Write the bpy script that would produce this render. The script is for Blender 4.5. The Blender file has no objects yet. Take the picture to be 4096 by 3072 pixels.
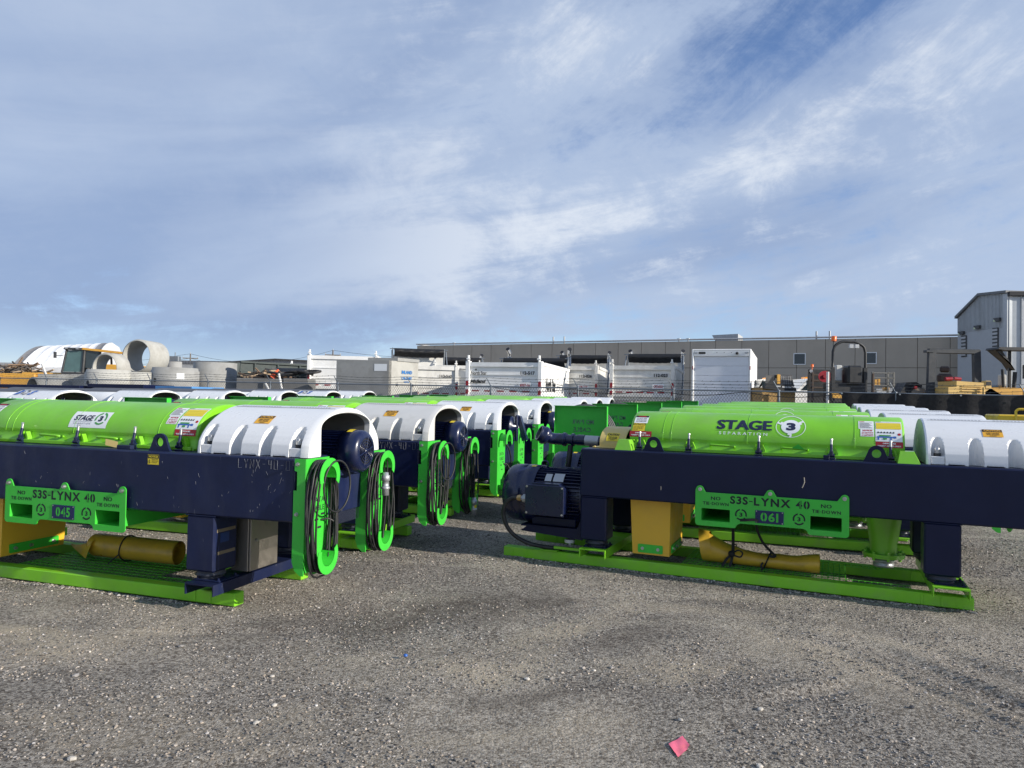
import bpy, math, random
import numpy as np
from mathutils import Vector, Matrix
R = random.Random(7)
NR = np.random.RandomState(5)
S = bpy.context.scene
COL = S.collection
rad = math.radians
# ------------------------------------------------------------------ camera
FPX, PITCH, ROLL, CAMH = 2880.0, 0.0226, 0.0206, 1.62
cam = bpy.data.cameras.new('camera'); cam.sensor_width = 36; cam.lens = 36*FPX/4096
cam.clip_start = .05; cam.clip_end = 6000
co = bpy.data.objects.new('camera', cam); COL.objects.link(co); S.camera = co
f_ = Vector((0, math.cos(PITCH), math.sin(PITCH))); r0 = Vector((1, 0, 0)); u0 = r0.cross(f_)
cR, sR = math.cos(ROLL), math.sin(ROLL)
Rv = r0*cR + u0*sR; Uv = u0*cR - r0*sR
mw = Matrix((Rv, Uv, -f_)).transposed().to_4x4(); mw.translation = (0, 0, CAMH)
co.matrix_world = mw
# ------------------------------------------------------------------ sun and sky
SUN_AZ, SUN_EL = rad(-24), rad(21)       # azimuth from +x towards +y
sd = Vector((math.cos(SUN_AZ)*math.cos(SUN_EL), math.sin(SUN_AZ)*math.cos(SUN_EL), math.sin(SUN_EL)))
sun = bpy.data.lights.new('sun', 'SUN'); sun.energy = 5.0; sun.angle = rad(.5); sun.color = (1, .93, .82)
so = bpy.data.objects.new('sun', sun); COL.objects.link(so); so.rotation_euler = sd.to_track_quat('Z', 'Y').to_euler()
W = bpy.data.worlds.new('World'); S.world = W; W.use_nodes = True
wt = W.node_tree; wt.nodes.clear()
def wn(t, **k):
    n = wt.nodes.new(t)
    for a, v in k.items(): setattr(n, a, v)
    return n
def wl(a, b): wt.links.new(a, b)
def wmath(op, a, b=None, clamp=False):
    n = wn('ShaderNodeMath', operation=op, use_clamp=clamp)
    for i, s in enumerate((a, b)):
        if s is None: continue
        if isinstance(s, (int, float)): n.inputs[i].default_value = s
        else: wl(s, n.inputs[i])
    return n.outputs[0]
def wramp(x, lo, hi, a=0., b=1.):
    n = wn('ShaderNodeMapRange', interpolation_type='SMOOTHSTEP'); wl(x, n.inputs[0])
    for i, v in enumerate((lo, hi, a, b)): n.inputs[i+1].default_value = v
    return n.outputs[0]
def wmix(f, a, b):
    n = wn('ShaderNodeMix', data_type='RGBA')
    for i, s in ((0, f), (6, a), (7, b)):
        if isinstance(s, (int, float, tuple)): n.inputs[i].default_value = s
        else: wl(s, n.inputs[i])
    return n.outputs[2]
sky = wn('ShaderNodeTexSky', sky_type='NISHITA'); sky.sun_disc = False; sky.sun_elevation = SUN_EL
sky.sun_rotation = rad(90) - SUN_AZ; sky.altitude = 1000; sky.air_density = 1.0; sky.dust_density = .7; sky.ozone_density = 2.2
tc = wn('ShaderNodeTexCoord'); sep = wn('ShaderNodeSeparateXYZ'); wl(tc.outputs['Generated'], sep.inputs[0])
dx, dy, dz = sep.outputs
zz = wmath('MAXIMUM', dz, 0.0)
den = wmath('ADD', zz, .13)
px_ = wmath('DIVIDE', dx, den); py_ = wmath('DIVIDE', dy, den)
cmb = wn('ShaderNodeCombineXYZ'); wl(px_, cmb.inputs[0]); wl(py_, cmb.inputs[1])
def wnoise(vec, scale, detail=6, rough=.55, dist=0., rot=0., sc=(1, 1, 1), off=(0, 0, 0)):
    r = wn('ShaderNodeMapping'); wl(vec, r.inputs[0]); r.inputs['Rotation'].default_value = (0, 0, rot)
    m = wn('ShaderNodeMapping'); wl(r.outputs[0], m.inputs[0]); m.inputs['Scale'].default_value = sc; m.inputs['Location'].default_value = off
    n = wn('ShaderNodeTexNoise'); wl(m.outputs[0], n.inputs['Vector']); n.inputs['Scale'].default_value = scale
    n.inputs['Detail'].default_value = detail; n.inputs['Roughness'].default_value = rough; n.inputs['Distortion'].default_value = dist
    return n.outputs['Fac']
P_ = cmb.outputs[0]
#SKY#
az = wmath('ARCTAN2', dx, dy); el = wmath('ARCSINE', dz)
AE = wn('ShaderNodeCombineXYZ'); wl(az, AE.inputs[0]); wl(el, AE.inputs[1]); AE = AE.outputs[0]; DV = tc.outputs['Generated']
def gauss(a0, e0, sa, se, slope=0.):
    # soft patch of sky round a compass bearing and height
    da = wmath('DIVIDE', wmath('SUBTRACT', az, a0), sa); de = wmath('SUBTRACT', wmath('SUBTRACT', el, e0), wmath('MULTIPLY', wmath('SUBTRACT', az, a0), slope)); de = wmath('DIVIDE', de, se)
    return wmath('EXPONENT', wmath('MULTIPLY', wmath('ADD', wmath('MULTIPLY', da, da), wmath('MULTIPLY', de, de)), -1.))
def wsum(*t):
    o = t[0]
    for x in t[1:]: o = wmath('ADD', o, x)
    return o
def k_(x, f): return wmath('MULTIPLY', x, f)
big = wnoise(P_, .62, 3, .5, .5, off=(3.1, 1.7, 0))
puff = wnoise(DV, 9.0, 13, .70, .30, off=(2.3, 4.1, 1.2), sc=(1, 1, 1.5))
puff2 = wnoise(DV, 2.6, 8, .58, .3, off=(6.3, 1.1, 2.2), sc=(1, 1, 1.6))
st_hi = wnoise(AE, 4.2, 11, .66, .5, rot=rad(-36), sc=(.55, 3.4, 1), off=(1.3, .4, 0))
st_lo = wnoise(AE, 4.6, 11, .66, .6, rot=rad(-9), sc=(.55, 4.2, 1), off=(4.3, 7.4, 0))
hiw = wmath('MULTIPLY', wramp(el, .26, .42), wramp(az, -.12, .12))
streak = wsum(wmath('MULTIPLY', st_hi, hiw), wmath('MULTIPLY', st_lo, wmath('SUBTRACT', 1., hiw)))
leftw = wramp(az, .16, -.22)
bias = wsum(k_(gauss(.10, .45, .13, .085), .17), k_(gauss(.34, .335, .36, .06, .13), .14), k_(gauss(.62, .42, .16, .05, .1), .14), k_(gauss(.36, .47, .17, .07, .5), -.10), k_(gauss(.20, .36, .10, .04), -.07), k_(leftw, .17), k_(gauss(.25, .19, .7, .11), .17), k_(gauss(-.28, .08, .35, .05), -.12))
dens = wsum(k_(puff2, .34), k_(puff, .46), k_(streak, .38), k_(big, .12), bias)
cov = wramp(dens, .52, .77)
core = wramp(dens, .76, .97)
shade = wnoise(AE, 2.2, 5, .5, .6, rot=rad(-12), sc=(.6, 1.9, 1), off=(5.5, 9.1, 0))
greyc = wmix(wramp(shade, .36, .64), (3.3, 4.4, 6.7, 1), (5.0, 6.1, 8.1, 1))
ccol = wmix(wmath('MULTIPLY', core, wramp(az, -.40, .12, .10, 1.)), greyc, (8.5, 9.1, 10.0, 1))
skyc = wn('ShaderNodeVectorMath', operation='MULTIPLY'); wl(sky.outputs[0], skyc.inputs[0]); skyc.inputs[1].default_value = (1.5, 1.58, 1.85)
cov = wmath('MULTIPLY', cov, wramp(el, -.01, .10, .35, .94))
fin = wmix(cov, skyc.outputs[0], ccol)
bg = wn('ShaderNodeBackground'); wl(fin, bg.inputs[0]); bg.inputs[1].default_value = .080
wo = wn('ShaderNodeOutputWorld'); wl(bg.outputs[0], wo.inputs[0])
#ENDSKY#
S.view_settings.view_transform = 'Standard'; S.view_settings.look = 'None'
S.view_settings.exposure = 0.22; S.view_settings.gamma = 1.0; S.view_settings.use_curve_mapping = False
# ------------------------------------------------------------------ materials
def srgb(r, g, b):
    f = lambda c: (c/255/12.92) if c/255 <= .04045 else ((c/255+.055)/1.055)**2.4
    return (f(r), f(g), f(b))
MATS = {}
def mat(name, col, rough=.5, metal=0., var=.12, vscale=3., bump=0., bscale=60., dirt=None, dscale=2.5, damt=.35, streak=False, coat=0., wear=0., spec=.5):
    """painted / bare surface: colour variation, dust film and fine relief, all procedural in object space"""
    if name in MATS: return MATS[name]
    m = bpy.data.materials.new(name); m.use_nodes = True; nt = m.node_tree; b = nt.nodes['Principled BSDF']
    b.inputs['Metallic'].default_value = metal; b.inputs['Specular IOR Level'].default_value = spec; b.inputs['Coat Weight'].default_value = coat; b.inputs['Coat Roughness'].default_value = .15
    tc = nt.nodes.new('ShaderNodeTexCoord')
    info = nt.nodes.new('ShaderNodeObjectInfo')
    ad = nt.nodes.new('ShaderNodeVectorMath'); ad.operation = 'ADD'; nt.links.new(tc.outputs['Object'], ad.inputs[0])
    sc = nt.nodes.new('ShaderNodeVectorMath'); sc.operation = 'SCALE'; nt.links.new(info.outputs['Location'], sc.inputs[0]); sc.inputs['Scale'].default_value = 1.7
    nt.links.new(sc.outputs[0], ad.inputs[1]); V = ad.outputs[0]
    def noise(scale, det=4, stretch=None, rough=.55):
        src = V
        if stretch:
            mp = nt.nodes.new('ShaderNodeMapping'); nt.links.new(V, mp.inputs[0]); mp.inputs['Scale'].default_value = stretch; src = mp.outputs[0]
        n = nt.nodes.new('ShaderNodeTexNoise'); nt.links.new(src, n.inputs['Vector']); n.inputs['Scale'].default_value = scale; n.inputs['Detail'].default_value = det; n.inputs['Roughness'].default_value = rough
        return n.outputs['Fac']
    def rng(x, a, b_, lo, hi):
        n = nt.nodes.new('ShaderNodeMapRange'); nt.links.new(x, n.inputs[0])
        for i, v in enumerate((a, b_, lo, hi)): n.inputs[i+1].default_value = v
        return n.outputs[0]
    n1 = noise(vscale)
    hs = nt.nodes.new('ShaderNodeHueSaturation'); hs.inputs['Color'].default_value = (*col, 1); nt.links.new(rng(n1, .3, .7, 1-var, 1+var), hs.inputs['Value'])
    out = hs.outputs[0]
    if dirt:
        n2 = noise(dscale, 7, (1, 1, .25) if streak else None, .65)
        mx = nt.nodes.new('ShaderNodeMix'); mx.data_type = 'RGBA'; nt.links.new(rng(n2, .48, .75, 0, damt), mx.inputs[0]); nt.links.new(out, mx.inputs[6]); mx.inputs[7].default_value = (*dirt, 1); out = mx.outputs[2]
    if wear:
        n4 = noise(26, 3, (1, 1, .35)); mx = nt.nodes.new('ShaderNodeMix'); mx.data_type = 'RGBA'
        nt.links.new(rng(n4, .70, .74, 0, wear), mx.inputs[0]); nt.links.new(out, mx.inputs[6]); mx.inputs[7].default_value = (.22, .23, .26, 1); out = mx.outputs[2]
    nt.links.new(out, b.inputs['Base Color'])
    n3 = noise(9, 5); nt.links.new(rng(n3, .3, .7, max(.03, rough-.1), min(1, rough+.12)), b.inputs['Roughness'])
    if bump:
        bp = nt.nodes.new('ShaderNodeBump'); bp.inputs['Strength'].default_value = bump; bp.inputs['Distance'].default_value = .01
        nt.links.new(noise(bscale, 5), bp.inputs['Height']); nt.links.new(bp.outputs[0], b.inputs['Normal'])
    MATS[name] = m; return m
DUST = (.26, .23, .19)
LIME = mat('lime_paint', (.195, .560, .015), .40, var=.10, dirt=DUST, damt=.26, streak=True, bump=.05, bscale=25, coat=.25)
LIMER = mat('lime_paint_rail', (.225, .61, .020), .42, var=.1, dirt=DUST, dscale=5, damt=.28, bump=.06, bscale=30, coat=.15)
KELLY = mat('green_powder_coat', (.046, .52, .042), .45, var=.07, dirt=DUST, damt=.12, bump=.08, bscale=120)
NAVY = mat('navy_paint', (.0040, .0082, .038), .38, var=.12, dirt=(.03, .034, .05), dscale=3.0, damt=.08, bump=.04, bscale=40, coat=.0, spec=.32)
NAVYW = mat('navy_paint_worn', (.0065, .0125, .050), .46, var=.2, dirt=(.06, .066, .095), dscale=3.4, damt=.30, spec=.35, bump=.06, bscale=40, streak=True, wear=.25)
NAVYM = mat('navy_motor_paint', (.0048, .010, .045), .30, var=.15, dirt=(.10, .10, .12), dscale=6, damt=.10, coat=.3)
WHITE = mat('white_gelcoat', (.77, .775, .77), .30, var=.03, dirt=(.42, .40, .36), dscale=3, damt=.16, coat=.3)
WHITED = mat('white_gelcoat_grimy', (.62, .61, .58), .42, var=.06, dirt=(.28, .25, .21), dscale=3, damt=.6)
GREYTOP = mat('grey_cover', (.085, .09, .105), .6, var=.1, dirt=DUST, damt=.12)
INNERW = mat('guard_lining', (.16, .155, .15), .6, var=.1, dirt=(.3, .22, .1), damt=.3)
YEL = mat('yellow_rubber', (.78, .46, .035), .42, var=.05, dirt=(.40, .24, .06), dscale=3, damt=.25)
YELM = mat('yellow_urethane', (.64, .39, .035), .36, var=.15, dirt=(.26, .16, .05), dscale=5, damt=.5, bump=.06, bscale=12)
YELP = mat('pale_yellow_guard', (.60, .46, .15), .42, var=.06, dirt=(.35, .25, .12), dscale=4, damt=.4)
BLK = mat('black_rubber', (.016, .016, .017), .5, var=.2, dirt=(.10, .10, .09), dscale=12, damt=.25)
DARK = mat('dark_recess', (.012, .014, .02), .7, var=.1)  # near-black stands for shade inside mouths and holes; also lettering and scrap
STEEL = mat('stainless_steel', (.40, .365, .32), .42, metal=.9, var=.04)
ZINC = mat('zinc_plated', (.50, .50, .49), .35, metal=.9, var=.1)
BRASS = mat('brass_fitting', (.50, .34, .16), .35, metal=.9)
ALU = mat('cast_aluminium', (.42, .43, .44), .45, metal=.6, var=.1)
BELW = mat('navy_bellows', (.020, .026, .048), .38, var=.2, dirt=(.12, .12, .12), damt=.4)
INKN = mat('navy_print', (.010, .014, .055), .5, var=0)
INKW = mat('white_print', (.78, .80, .80), .5, var=0)
INKK = mat('black_print', (.012, .012, .012), .5, var=0)
INKR = mat('red_print', (.42, .012, .022), .5, var=0)
INKY = mat('yellow_print', (.76, .58, .03), .5, var=0)
INKO = mat('orange_print', (.78, .40, .03), .5, var=0)
INKG = mat('green_print', (.06, .30, .06), .5, var=0)
INKB = mat('blue_print', (.03, .12, .42), .5, var=0)
SCRATCH = mat('bare_metal_scratch', (.20, .21, .24), .5, var=.1)
GRIDM = mat('grating_paint', (.11, .50, .03), .5, var=.1, dirt=DUST, damt=.2)
# ------------------------------------------------------------------ mesh builder
class MB:
    def __init__(s): s.v = []; s.f = []; s.sm = []
    def add(s, vs, fs, sm=False):
        o = len(s.v); s.v += [tuple(p) for p in vs]; s.f += [tuple(i+o for i in f) for f in fs]; s.sm += [sm]*len(fs); return s
    def box(s, x0, x1, y0, y1, z0, z1, c=0.):
        if x1 < x0: x0, x1 = x1, x0
        if y1 < y0: y0, y1 = y1, y0
        if z1 < z0: z0, z1 = z1, z0
        c = min(c, (x1-x0)*.45, (y1-y0)*.45, (z1-z0)*.45)
        if c <= 0:
            v = [(x, y, z) for z in (z0, z1) for y in (y0, y1) for x in (x0, x1)]
            return s.add(v, [(0, 2, 3, 1), (4, 5, 7, 6), (0, 1, 5, 4), (2, 6, 7, 3), (0, 4, 6, 2), (1, 3, 7, 5)])
        lo = (x0, y0, z0); hi = (x1, y1, z1); V = []; idx = {}
        for cx in (0, 1):
            for cy in (0, 1):
                for cz in (0, 1):
                    cc = (cx, cy, cz)
                    for a in range(3):
                        p = [(hi[i]-c if cc[i] else lo[i]+c) if i != a else (hi[i] if cc[i] else lo[i]) for i in range(3)]
                        idx[(cc, a)] = len(V); V.append(p)
        F = []
        for a in range(3):
            b, d = (a+1) % 3, (a+2) % 3
            for sgn in (0, 1):
                q = []
                for (i, j) in ((0, 0), (1, 0), (1, 1), (0, 1)):
                    cc = [0, 0, 0]; cc[a] = sgn; cc[b] = i; cc[d] = j; q.append(idx[(tuple(cc), a)])
                F.append(tuple(q) if sgn else tuple(q[::-1]))
        for a in range(3):      # edges parallel to axis a
            b, d = (a+1) % 3, (a+2) % 3
            for i in (0, 1):
                for j in (0, 1):
                    c0 = [0, 0, 0]; c0[b] = i; c0[d] = j; c1 = list(c0); c1[a] = 1; c0, c1 = tuple(c0), tuple(c1)
                    q = [idx[(c0, b)], idx[(c1, b)], idx[(c1, d)], idx[(c0, d)]]
                    F.append(tuple(q) if (i == j) == False else tuple(q[::-1]))
        for cx in (0, 1):
            for cy in (0, 1):
                for cz in (0, 1):
                    cc = (cx, cy, cz); q = (idx[(cc, 0)], idx[(cc, 1)], idx[(cc, 2)])
                    F.append(q if (cx+cy+cz) % 2 else q[::-1])
        return s.add(V, F)
    def cyl(s, p0, p1, r0, r1=None, n=16, caps=True, sm=True):
        r1 = r0 if r1 is None else r1; p0, p1 = Vector(p0), Vector(p1); d = (p1-p0).normalized()
        a = d.orthogonal().normalized(); b = d.cross(a); V = []
        for p, r in ((p0, r0), (p1, r1)):
            for i in range(n):
                t = 2*math.pi*i/n; V.append(p+(a*math.cos(t)+b*math.sin(t))*r)
        s.add(V, [(i, (i+1) % n, n+(i+1) % n, n+i) for i in range(n)], sm)
        if caps: s.add(V[:n], [tuple(range(n))[::-1]]); s.add(V[n:], [tuple(range(n))])
        return s
    def tube(s, pts, r, n=8, closed=False, sm=True):
        pts = [Vector(p) for p in pts]; m = len(pts); V = []; up = None
        for i, p in enumerate(pts):
            d = ((pts[(i+1) % m] if (closed or i < m-1) else p)-(pts[i-1] if (closed or i > 0) else p)).normalized()
            if up is None: a = d.orthogonal().normalized()
            else:
                a = up-d*up.dot(d); a = a.normalized() if a.length > 1e-6 else d.orthogonal().normalized()
            up = a; b = d.cross(a); rr = r[i] if isinstance(r, (list, tuple)) else r
            for k in range(n):
                t = 2*math.pi*k/n; V.append(p+(a*math.cos(t)+b*math.sin(t))*rr)
        F = []
        for i in range(m if closed else m-1):
            j = (i+1) % m
            for k in range(n): F.append((i*n+k, i*n+(k+1) % n, j*n+(k+1) % n, j*n+k))
        s.add(V, F, sm)
        if not closed: s.add(V[:n], [tuple(range(n))[::-1]]); s.add(V[-n:], [tuple(range(n))])
        return s
    def prism(s, prof, axis, a0, a1, sm=False):
        """closed 2-D outline extruded along an axis: 'x' takes (y,z), 'y' takes (x,z), 'z' takes (x,y)"""
        def P(p, a): return {'x': (a, p[0], p[1]), 'y': (p[0], a, p[1]), 'z': (p[0], p[1], a)}[axis]
        n = len(prof); V = [P(p, a0) for p in prof]+[P(p, a1) for p in prof]
        s.add(V, [(i, (i+1) % n, n+(i+1) % n, n+i) for i in range(n)], sm)
        s.add(V[:n], [tuple(range(n))[::-1]]); s.add(V[n:], [tuple(range(n))]); return s
    def lathe(s, prof, o, d, n=24, sm=True):
        """profile of (distance along d, radius)"""
        o = Vector(o); d = Vector(d).normalized(); a = d.orthogonal().normalized(); b = d.cross(a); V = []
        for t, r in prof:
            for i in range(n):
                q = 2*math.pi*i/n; V.append(o+d*t+(a*math.cos(q)+b*math.sin(q))*r)
        m = len(prof)
        return s.add(V, [(j*n+i, j*n+(i+1) % n, (j+1)*n+(i+1) % n, (j+1)*n+i) for j in range(m-1) for i in range(n)], sm)
    def grid(s, rows, sm=True, closed=False):
        m, n = len(rows), len(rows[0]); V = [p for r in rows for p in r]
        return s.add(V, [(j*n+i, j*n+(i+1) % n, (j+1)*n+(i+1) % n, (j+1)*n+i) for j in range(m-1) for i in range(n if closed else n-1)], sm)
    def mesh(s, name, material=None):
        me = bpy.data.meshes.new(name); me.from_pydata(s.v, [], s.f)
        me.polygons.foreach_set('use_smooth', s.sm)
        if material: me.materials.append(material)
        me.update(); return me
def put(name, me, parent=None, loc=None, rot=None, label=None, cat=None, group=None, kind=None):
    o = bpy.data.objects.new(name, me); COL.objects.link(o)
    if parent: o.parent = parent
    if loc is not None: o.location = loc
    if rot is not None: o.rotation_euler = rot
    for k, v in (('label', label), ('category', cat), ('group', group), ('kind', kind)):
        if v: o[k] = v
    return o
CACHE = {}
def part(name, mb, material, parent=None, key=None, **k):
    """mb: an MB or a function returning one; key shares the mesh between alike parts"""
    if key and key in CACHE: me = CACHE[key]
    else:
        me = (mb() if callable(mb) else mb).mesh(name, material)
        if key: CACHE[key] = me
    return put(name, me, parent, **k)
def thing(name, loc, rz, label, cat, group=None): return put(name, None, None, loc, (0, 0, rz), label, cat, group)
# flat shapes with holes and lettering, through 2-D curves
def fill2d(loops, res=1):
    cu = bpy.data.curves.new('c', 'CURVE'); cu.dimensions = '2D'; cu.fill_mode = 'FRONT'
    for lp in loops:
        sp = cu.splines.new('POLY'); sp.points.add(len(lp)-1); sp.use_cyclic_u = True
        for i, p in enumerate(lp): sp.points[i].co = (p[0], p[1], 0, 1)
    ob = bpy.data.objects.new('c', cu); me = ob.to_mesh()
    V = [tuple(v.co) for v in me.vertices]; F = [tuple(p.vertices) for p in me.polygons]
    ob.to_mesh_clear(); bpy.data.objects.remove(ob); bpy.data.curves.remove(cu); return V, F
def plate(loops, fn, th, mb=None):
    """loops in (a,b); fn(a,b,depth)->xyz; th = thickness"""
    mb = mb or MB(); V, F = fill2d(loops)
    mb.add([fn(v[0], v[1], 0) for v in V], F); mb.add([fn(v[0], v[1], th) for v in V], [f[::-1] for f in F])
    for lp in loops:
        n = len(lp); mb.add([fn(p[0], p[1], 0) for p in lp]+[fn(p[0], p[1], th) for p in lp], [(i, (i+1) % n, n+(i+1) % n, n+i) for i in range(n)])
    return mb
def circ(cx, cy, r, n=16, a0=0, a1=360, rev=False):
    k = n if abs(a1-a0) >= 360 else n
    P = [(cx+r*math.cos(rad(a0+(a1-a0)*i/k)), cy+r*math.sin(rad(a0+(a1-a0)*i/k))) for i in range(k if abs(a1-a0) >= 360 else k+1)]
    return P[::-1] if rev else P
def rrect(x0, x1, y0, y1, r, n=4):
    P = []
    for cx, cy, a in ((x1-r, y1-r, 0), (x0+r, y1-r, 90), (x0+r, y0+r, 180), (x1-r, y0+r, 270)): P += circ(cx, cy, r, n, a, a+90)
    return P
TXT = {}
def textgeo(body, bold=.0, shear=0.):
    k = (body, bold, shear)
    if k in TXT: return TXT[k]
    cu = bpy.data.curves.new('t', 'FONT'); cu.body = body; cu.size = 1; cu.offset = bold; cu.resolution_u = 3; cu.shear = shear; cu.align_x = 'CENTER'; cu.space_line = .95
    ob = bpy.data.objects.new('t', cu); me = ob.to_mesh(); V = [tuple(v.co)[:2] for v in me.vertices]; F = [tuple(p.vertices) for p in me.polygons]
    ob.to_mesh_clear(); bpy.data.objects.remove(ob); bpy.data.curves.remove(cu)
    xs = [v[0] for v in V]; ys = [v[1] for v in V]; TXT[k] = (V, F, min(xs), max(xs), min(ys), max(ys)); return TXT[k]
def tess(V, F, m):
    '''split long triangles so that print follows a curved cover'''
    V = [tuple(v[:2]) for v in V]; idx = {}; out = []; st = [tuple(f) for f in F if len(f) == 3]; out += [f for f in F if len(f) != 3]
    while st:
        f = st.pop(); e = [(math.dist(V[f[i]], V[f[(i+1) % 3]]), i) for i in range(3)]; d, i = max(e)
        if d <= m: out.append(f); continue
        a, b, c = f[i], f[(i+1) % 3], f[(i+2) % 3]; k = (min(a, b), max(a, b))
        if k not in idx: idx[k] = len(V); V.append(((V[a][0]+V[b][0])/2, (V[a][1]+V[b][1])/2))
        n = idx[k]; st += [(a, n, c), (n, b, c)]
    return V, out
CURVED = [False]
def text(mb, body, x0, x1, z0, z1, fn, bold=.02, shear=0.):
    """lettering fitted into the rectangle x0..x1, z0..z1 of a surface fn(a,b)->xyz"""
    V, F, a, b, c, d = textgeo(body, bold, shear)
    if CURVED[0] and z1-z0 > .03: V, F = tess(V, F, .30)
    mb.add([fn(x0+(v[0]-a)/(b-a)*(x1-x0), z0+(v[1]-c)/(d-c)*(z1-z0)) for v in V], F); return mb
def rect(mb, x0, x1, z0, z1, fn, nx=1, nz=1):
    rows = [[fn(x0+(x1-x0)*i/nx, z0+(z1-z0)*j/nz) for i in range(nx+1)] for j in range(nz+1)]
    return mb.grid(rows, sm=False)
def poly(mb, pts, fn):
    V, F = fill2d(pts if isinstance(pts[0], list) else [pts])
    if CURVED[0]: V, F = tess(V, F, .45)
    return mb.add([fn(v[0], v[1]) for v in V], F)
def bolt(mb, p, d, r=.012, h=.01):
    p = Vector(p); d = Vector(d); mb.cyl(p, p+d*h*.35, r*1.35, n=10); mb.cyl(p+d*h*.3, p+d*h*1.4, r, n=6, sm=False); return mb
def bez(pts, n=12):
    """Catmull-Rom through points"""
    P = [Vector(p) for p in pts]; P = [P[0]*2-P[1]]+P+[P[-1]*2-P[-2]]; out = []
    for i in range(1, len(P)-2):
        a, b, c, d = P[i-1:i+3]
        for k in range(n):
            t = k/n; out.append(.5*((2*b)+(c-a)*t+(2*a-5*b+4*c-d)*t*t+(3*b-a-3*c+d)*t**3))
    out.append(P[-2]); return out
def ground_z(x, y):
    return .018*min(max(y-7.2, 0), 16.8)
def ray(u, v):
    a, b = u-2048, v-1536; uu = a*cR+b*sR; vv = -a*sR+b*cR; x, y2, z2 = uu/FPX, 1., -vv/FPX
    return x, y2*math.cos(PITCH)-z2*math.sin(PITCH), y2*math.sin(PITCH)+z2*math.cos(PITCH)
def at(u, v, Y):
    """the place, Y metres down the yard, of a point measured in the survey of the photograph"""
    x, y, z = ray(u, v); return Vector((x/y*Y, Y, CAMH+z/y*Y))
# ------------------------------------------------------------------ the ground
def vnoise(x, y, s, seed):
    r = np.random.RandomState(seed); T = r.rand(256, 256); x = x*s+50; y = y*s+50
    i = np.floor(x).astype(int); j = np.floor(y).astype(int); fx = x-i; fy = y-j; fx = fx*fx*(3-2*fx); fy = fy*fy*(3-2*fy)
    g = lambda a, b: T[a % 256, b % 256]
    return (g(i, j)*(1-fx)+g(i+1, j)*fx)*(1-fy)+(g(i, j+1)*(1-fx)+g(i+1, j+1)*fx)*fy
def relief(x, y):
    h = (vnoise(x, y, .9, 1)-.5)*.022+(vnoise(x, y, 3.1, 2)-.5)*.012+(vnoise(x, y, 9, 3)-.5)*.006+(vnoise(x, y, 23, 4)-.5)*.004
    # a churned patch and wheel tracks in front of the right-hand machine
    for cx, cy, a, w, dpt, ln in ((1.35, 4.45, .9, .02, .012, .35), (2.75, 3.95, -1.22, .03, .014, 1.0), (3.6, 3.5, -1.15, .07, .018, 1.2), (-1.2, 3.2, .4, .05, .014, .5), (.35, 3.15, -.2, .04, .02, .25), (1.75, 4.15, .35, .05, .03, .3), (2.55, 3.9, -1.25, .05, .016, 1.1), (2.9, 3.8, -1.25, .055, .024, 1.2), (3.35, 3.7, -1.2, .065, .026, 1.3), (-1.9, 5.0, .1, .05, .016, .7)):
        u = (x-cx)*np.cos(a)+(y-cy)*np.sin(a); v = -(x-cx)*np.sin(a)+(y-cy)*np.cos(a)
        h = h-dpt*np.exp(-(v/w)**2-(u/ln)**4)+dpt*.6*np.exp(-((v-w*1.9)/w)**2-(u/ln)**4)
    return h
def gz(x, y):
    base = .018*np.clip(y-7.2, 0, 16.8); near = np.exp(-np.clip(np.abs(x)-7, 0, None)/3)*np.exp(-np.clip(y-10, 0, None)/4)
    return base+(relief(x, y)-.004)*(.35+.65*near)-.004
gx = np.concatenate([[-3000, -800, -250, -100, -50, -30, -20], np.arange(-14, -6, .4), np.arange(-6, 6, .045), np.arange(6, 14, .4), [20, 30, 50, 100, 250, 800, 3000]])
gy = np.concatenate([[-60, -20, -8, -2, .5, 1.5], np.arange(2.2, 9.5, .045), np.arange(9.5, 26, .5), [30, 40, 60, 100, 200, 500, 1500, 5000]])
GX, GY = np.meshgrid(gx, gy); GZ = gz(GX, GY); nx, ny = len(gx), len(gy)
gv = np.stack([GX, GY, GZ], -1).reshape(-1, 3)
ii, jj = np.meshgrid(np.arange(nx-1), np.arange(ny-1)); q = (jj*nx+ii).reshape(-1)
gf = np.stack([q, q+1, q+nx+1, q+nx], -1)
def npmesh(name, V, F, material, smooth=True):
    me = bpy.data.meshes.new(name); k = F.shape[1]
    me.vertices.add(len(V)); me.vertices.foreach_set('co', V.astype(np.float32).ravel())
    me.loops.add(F.size); me.loops.foreach_set('vertex_index', F.astype(np.int32).ravel())
    me.polygons.add(len(F)); me.polygons.foreach_set('loop_start', np.arange(0, F.size, k, dtype=np.int32)); me.polygons.foreach_set('loop_total', np.full(len(F), k, dtype=np.int32))
    me.polygons.foreach_set('use_smooth', np.full(len(F), smooth)); me.materials.append(material); me.update(calc_edges=True); me.validate(); return me
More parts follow.
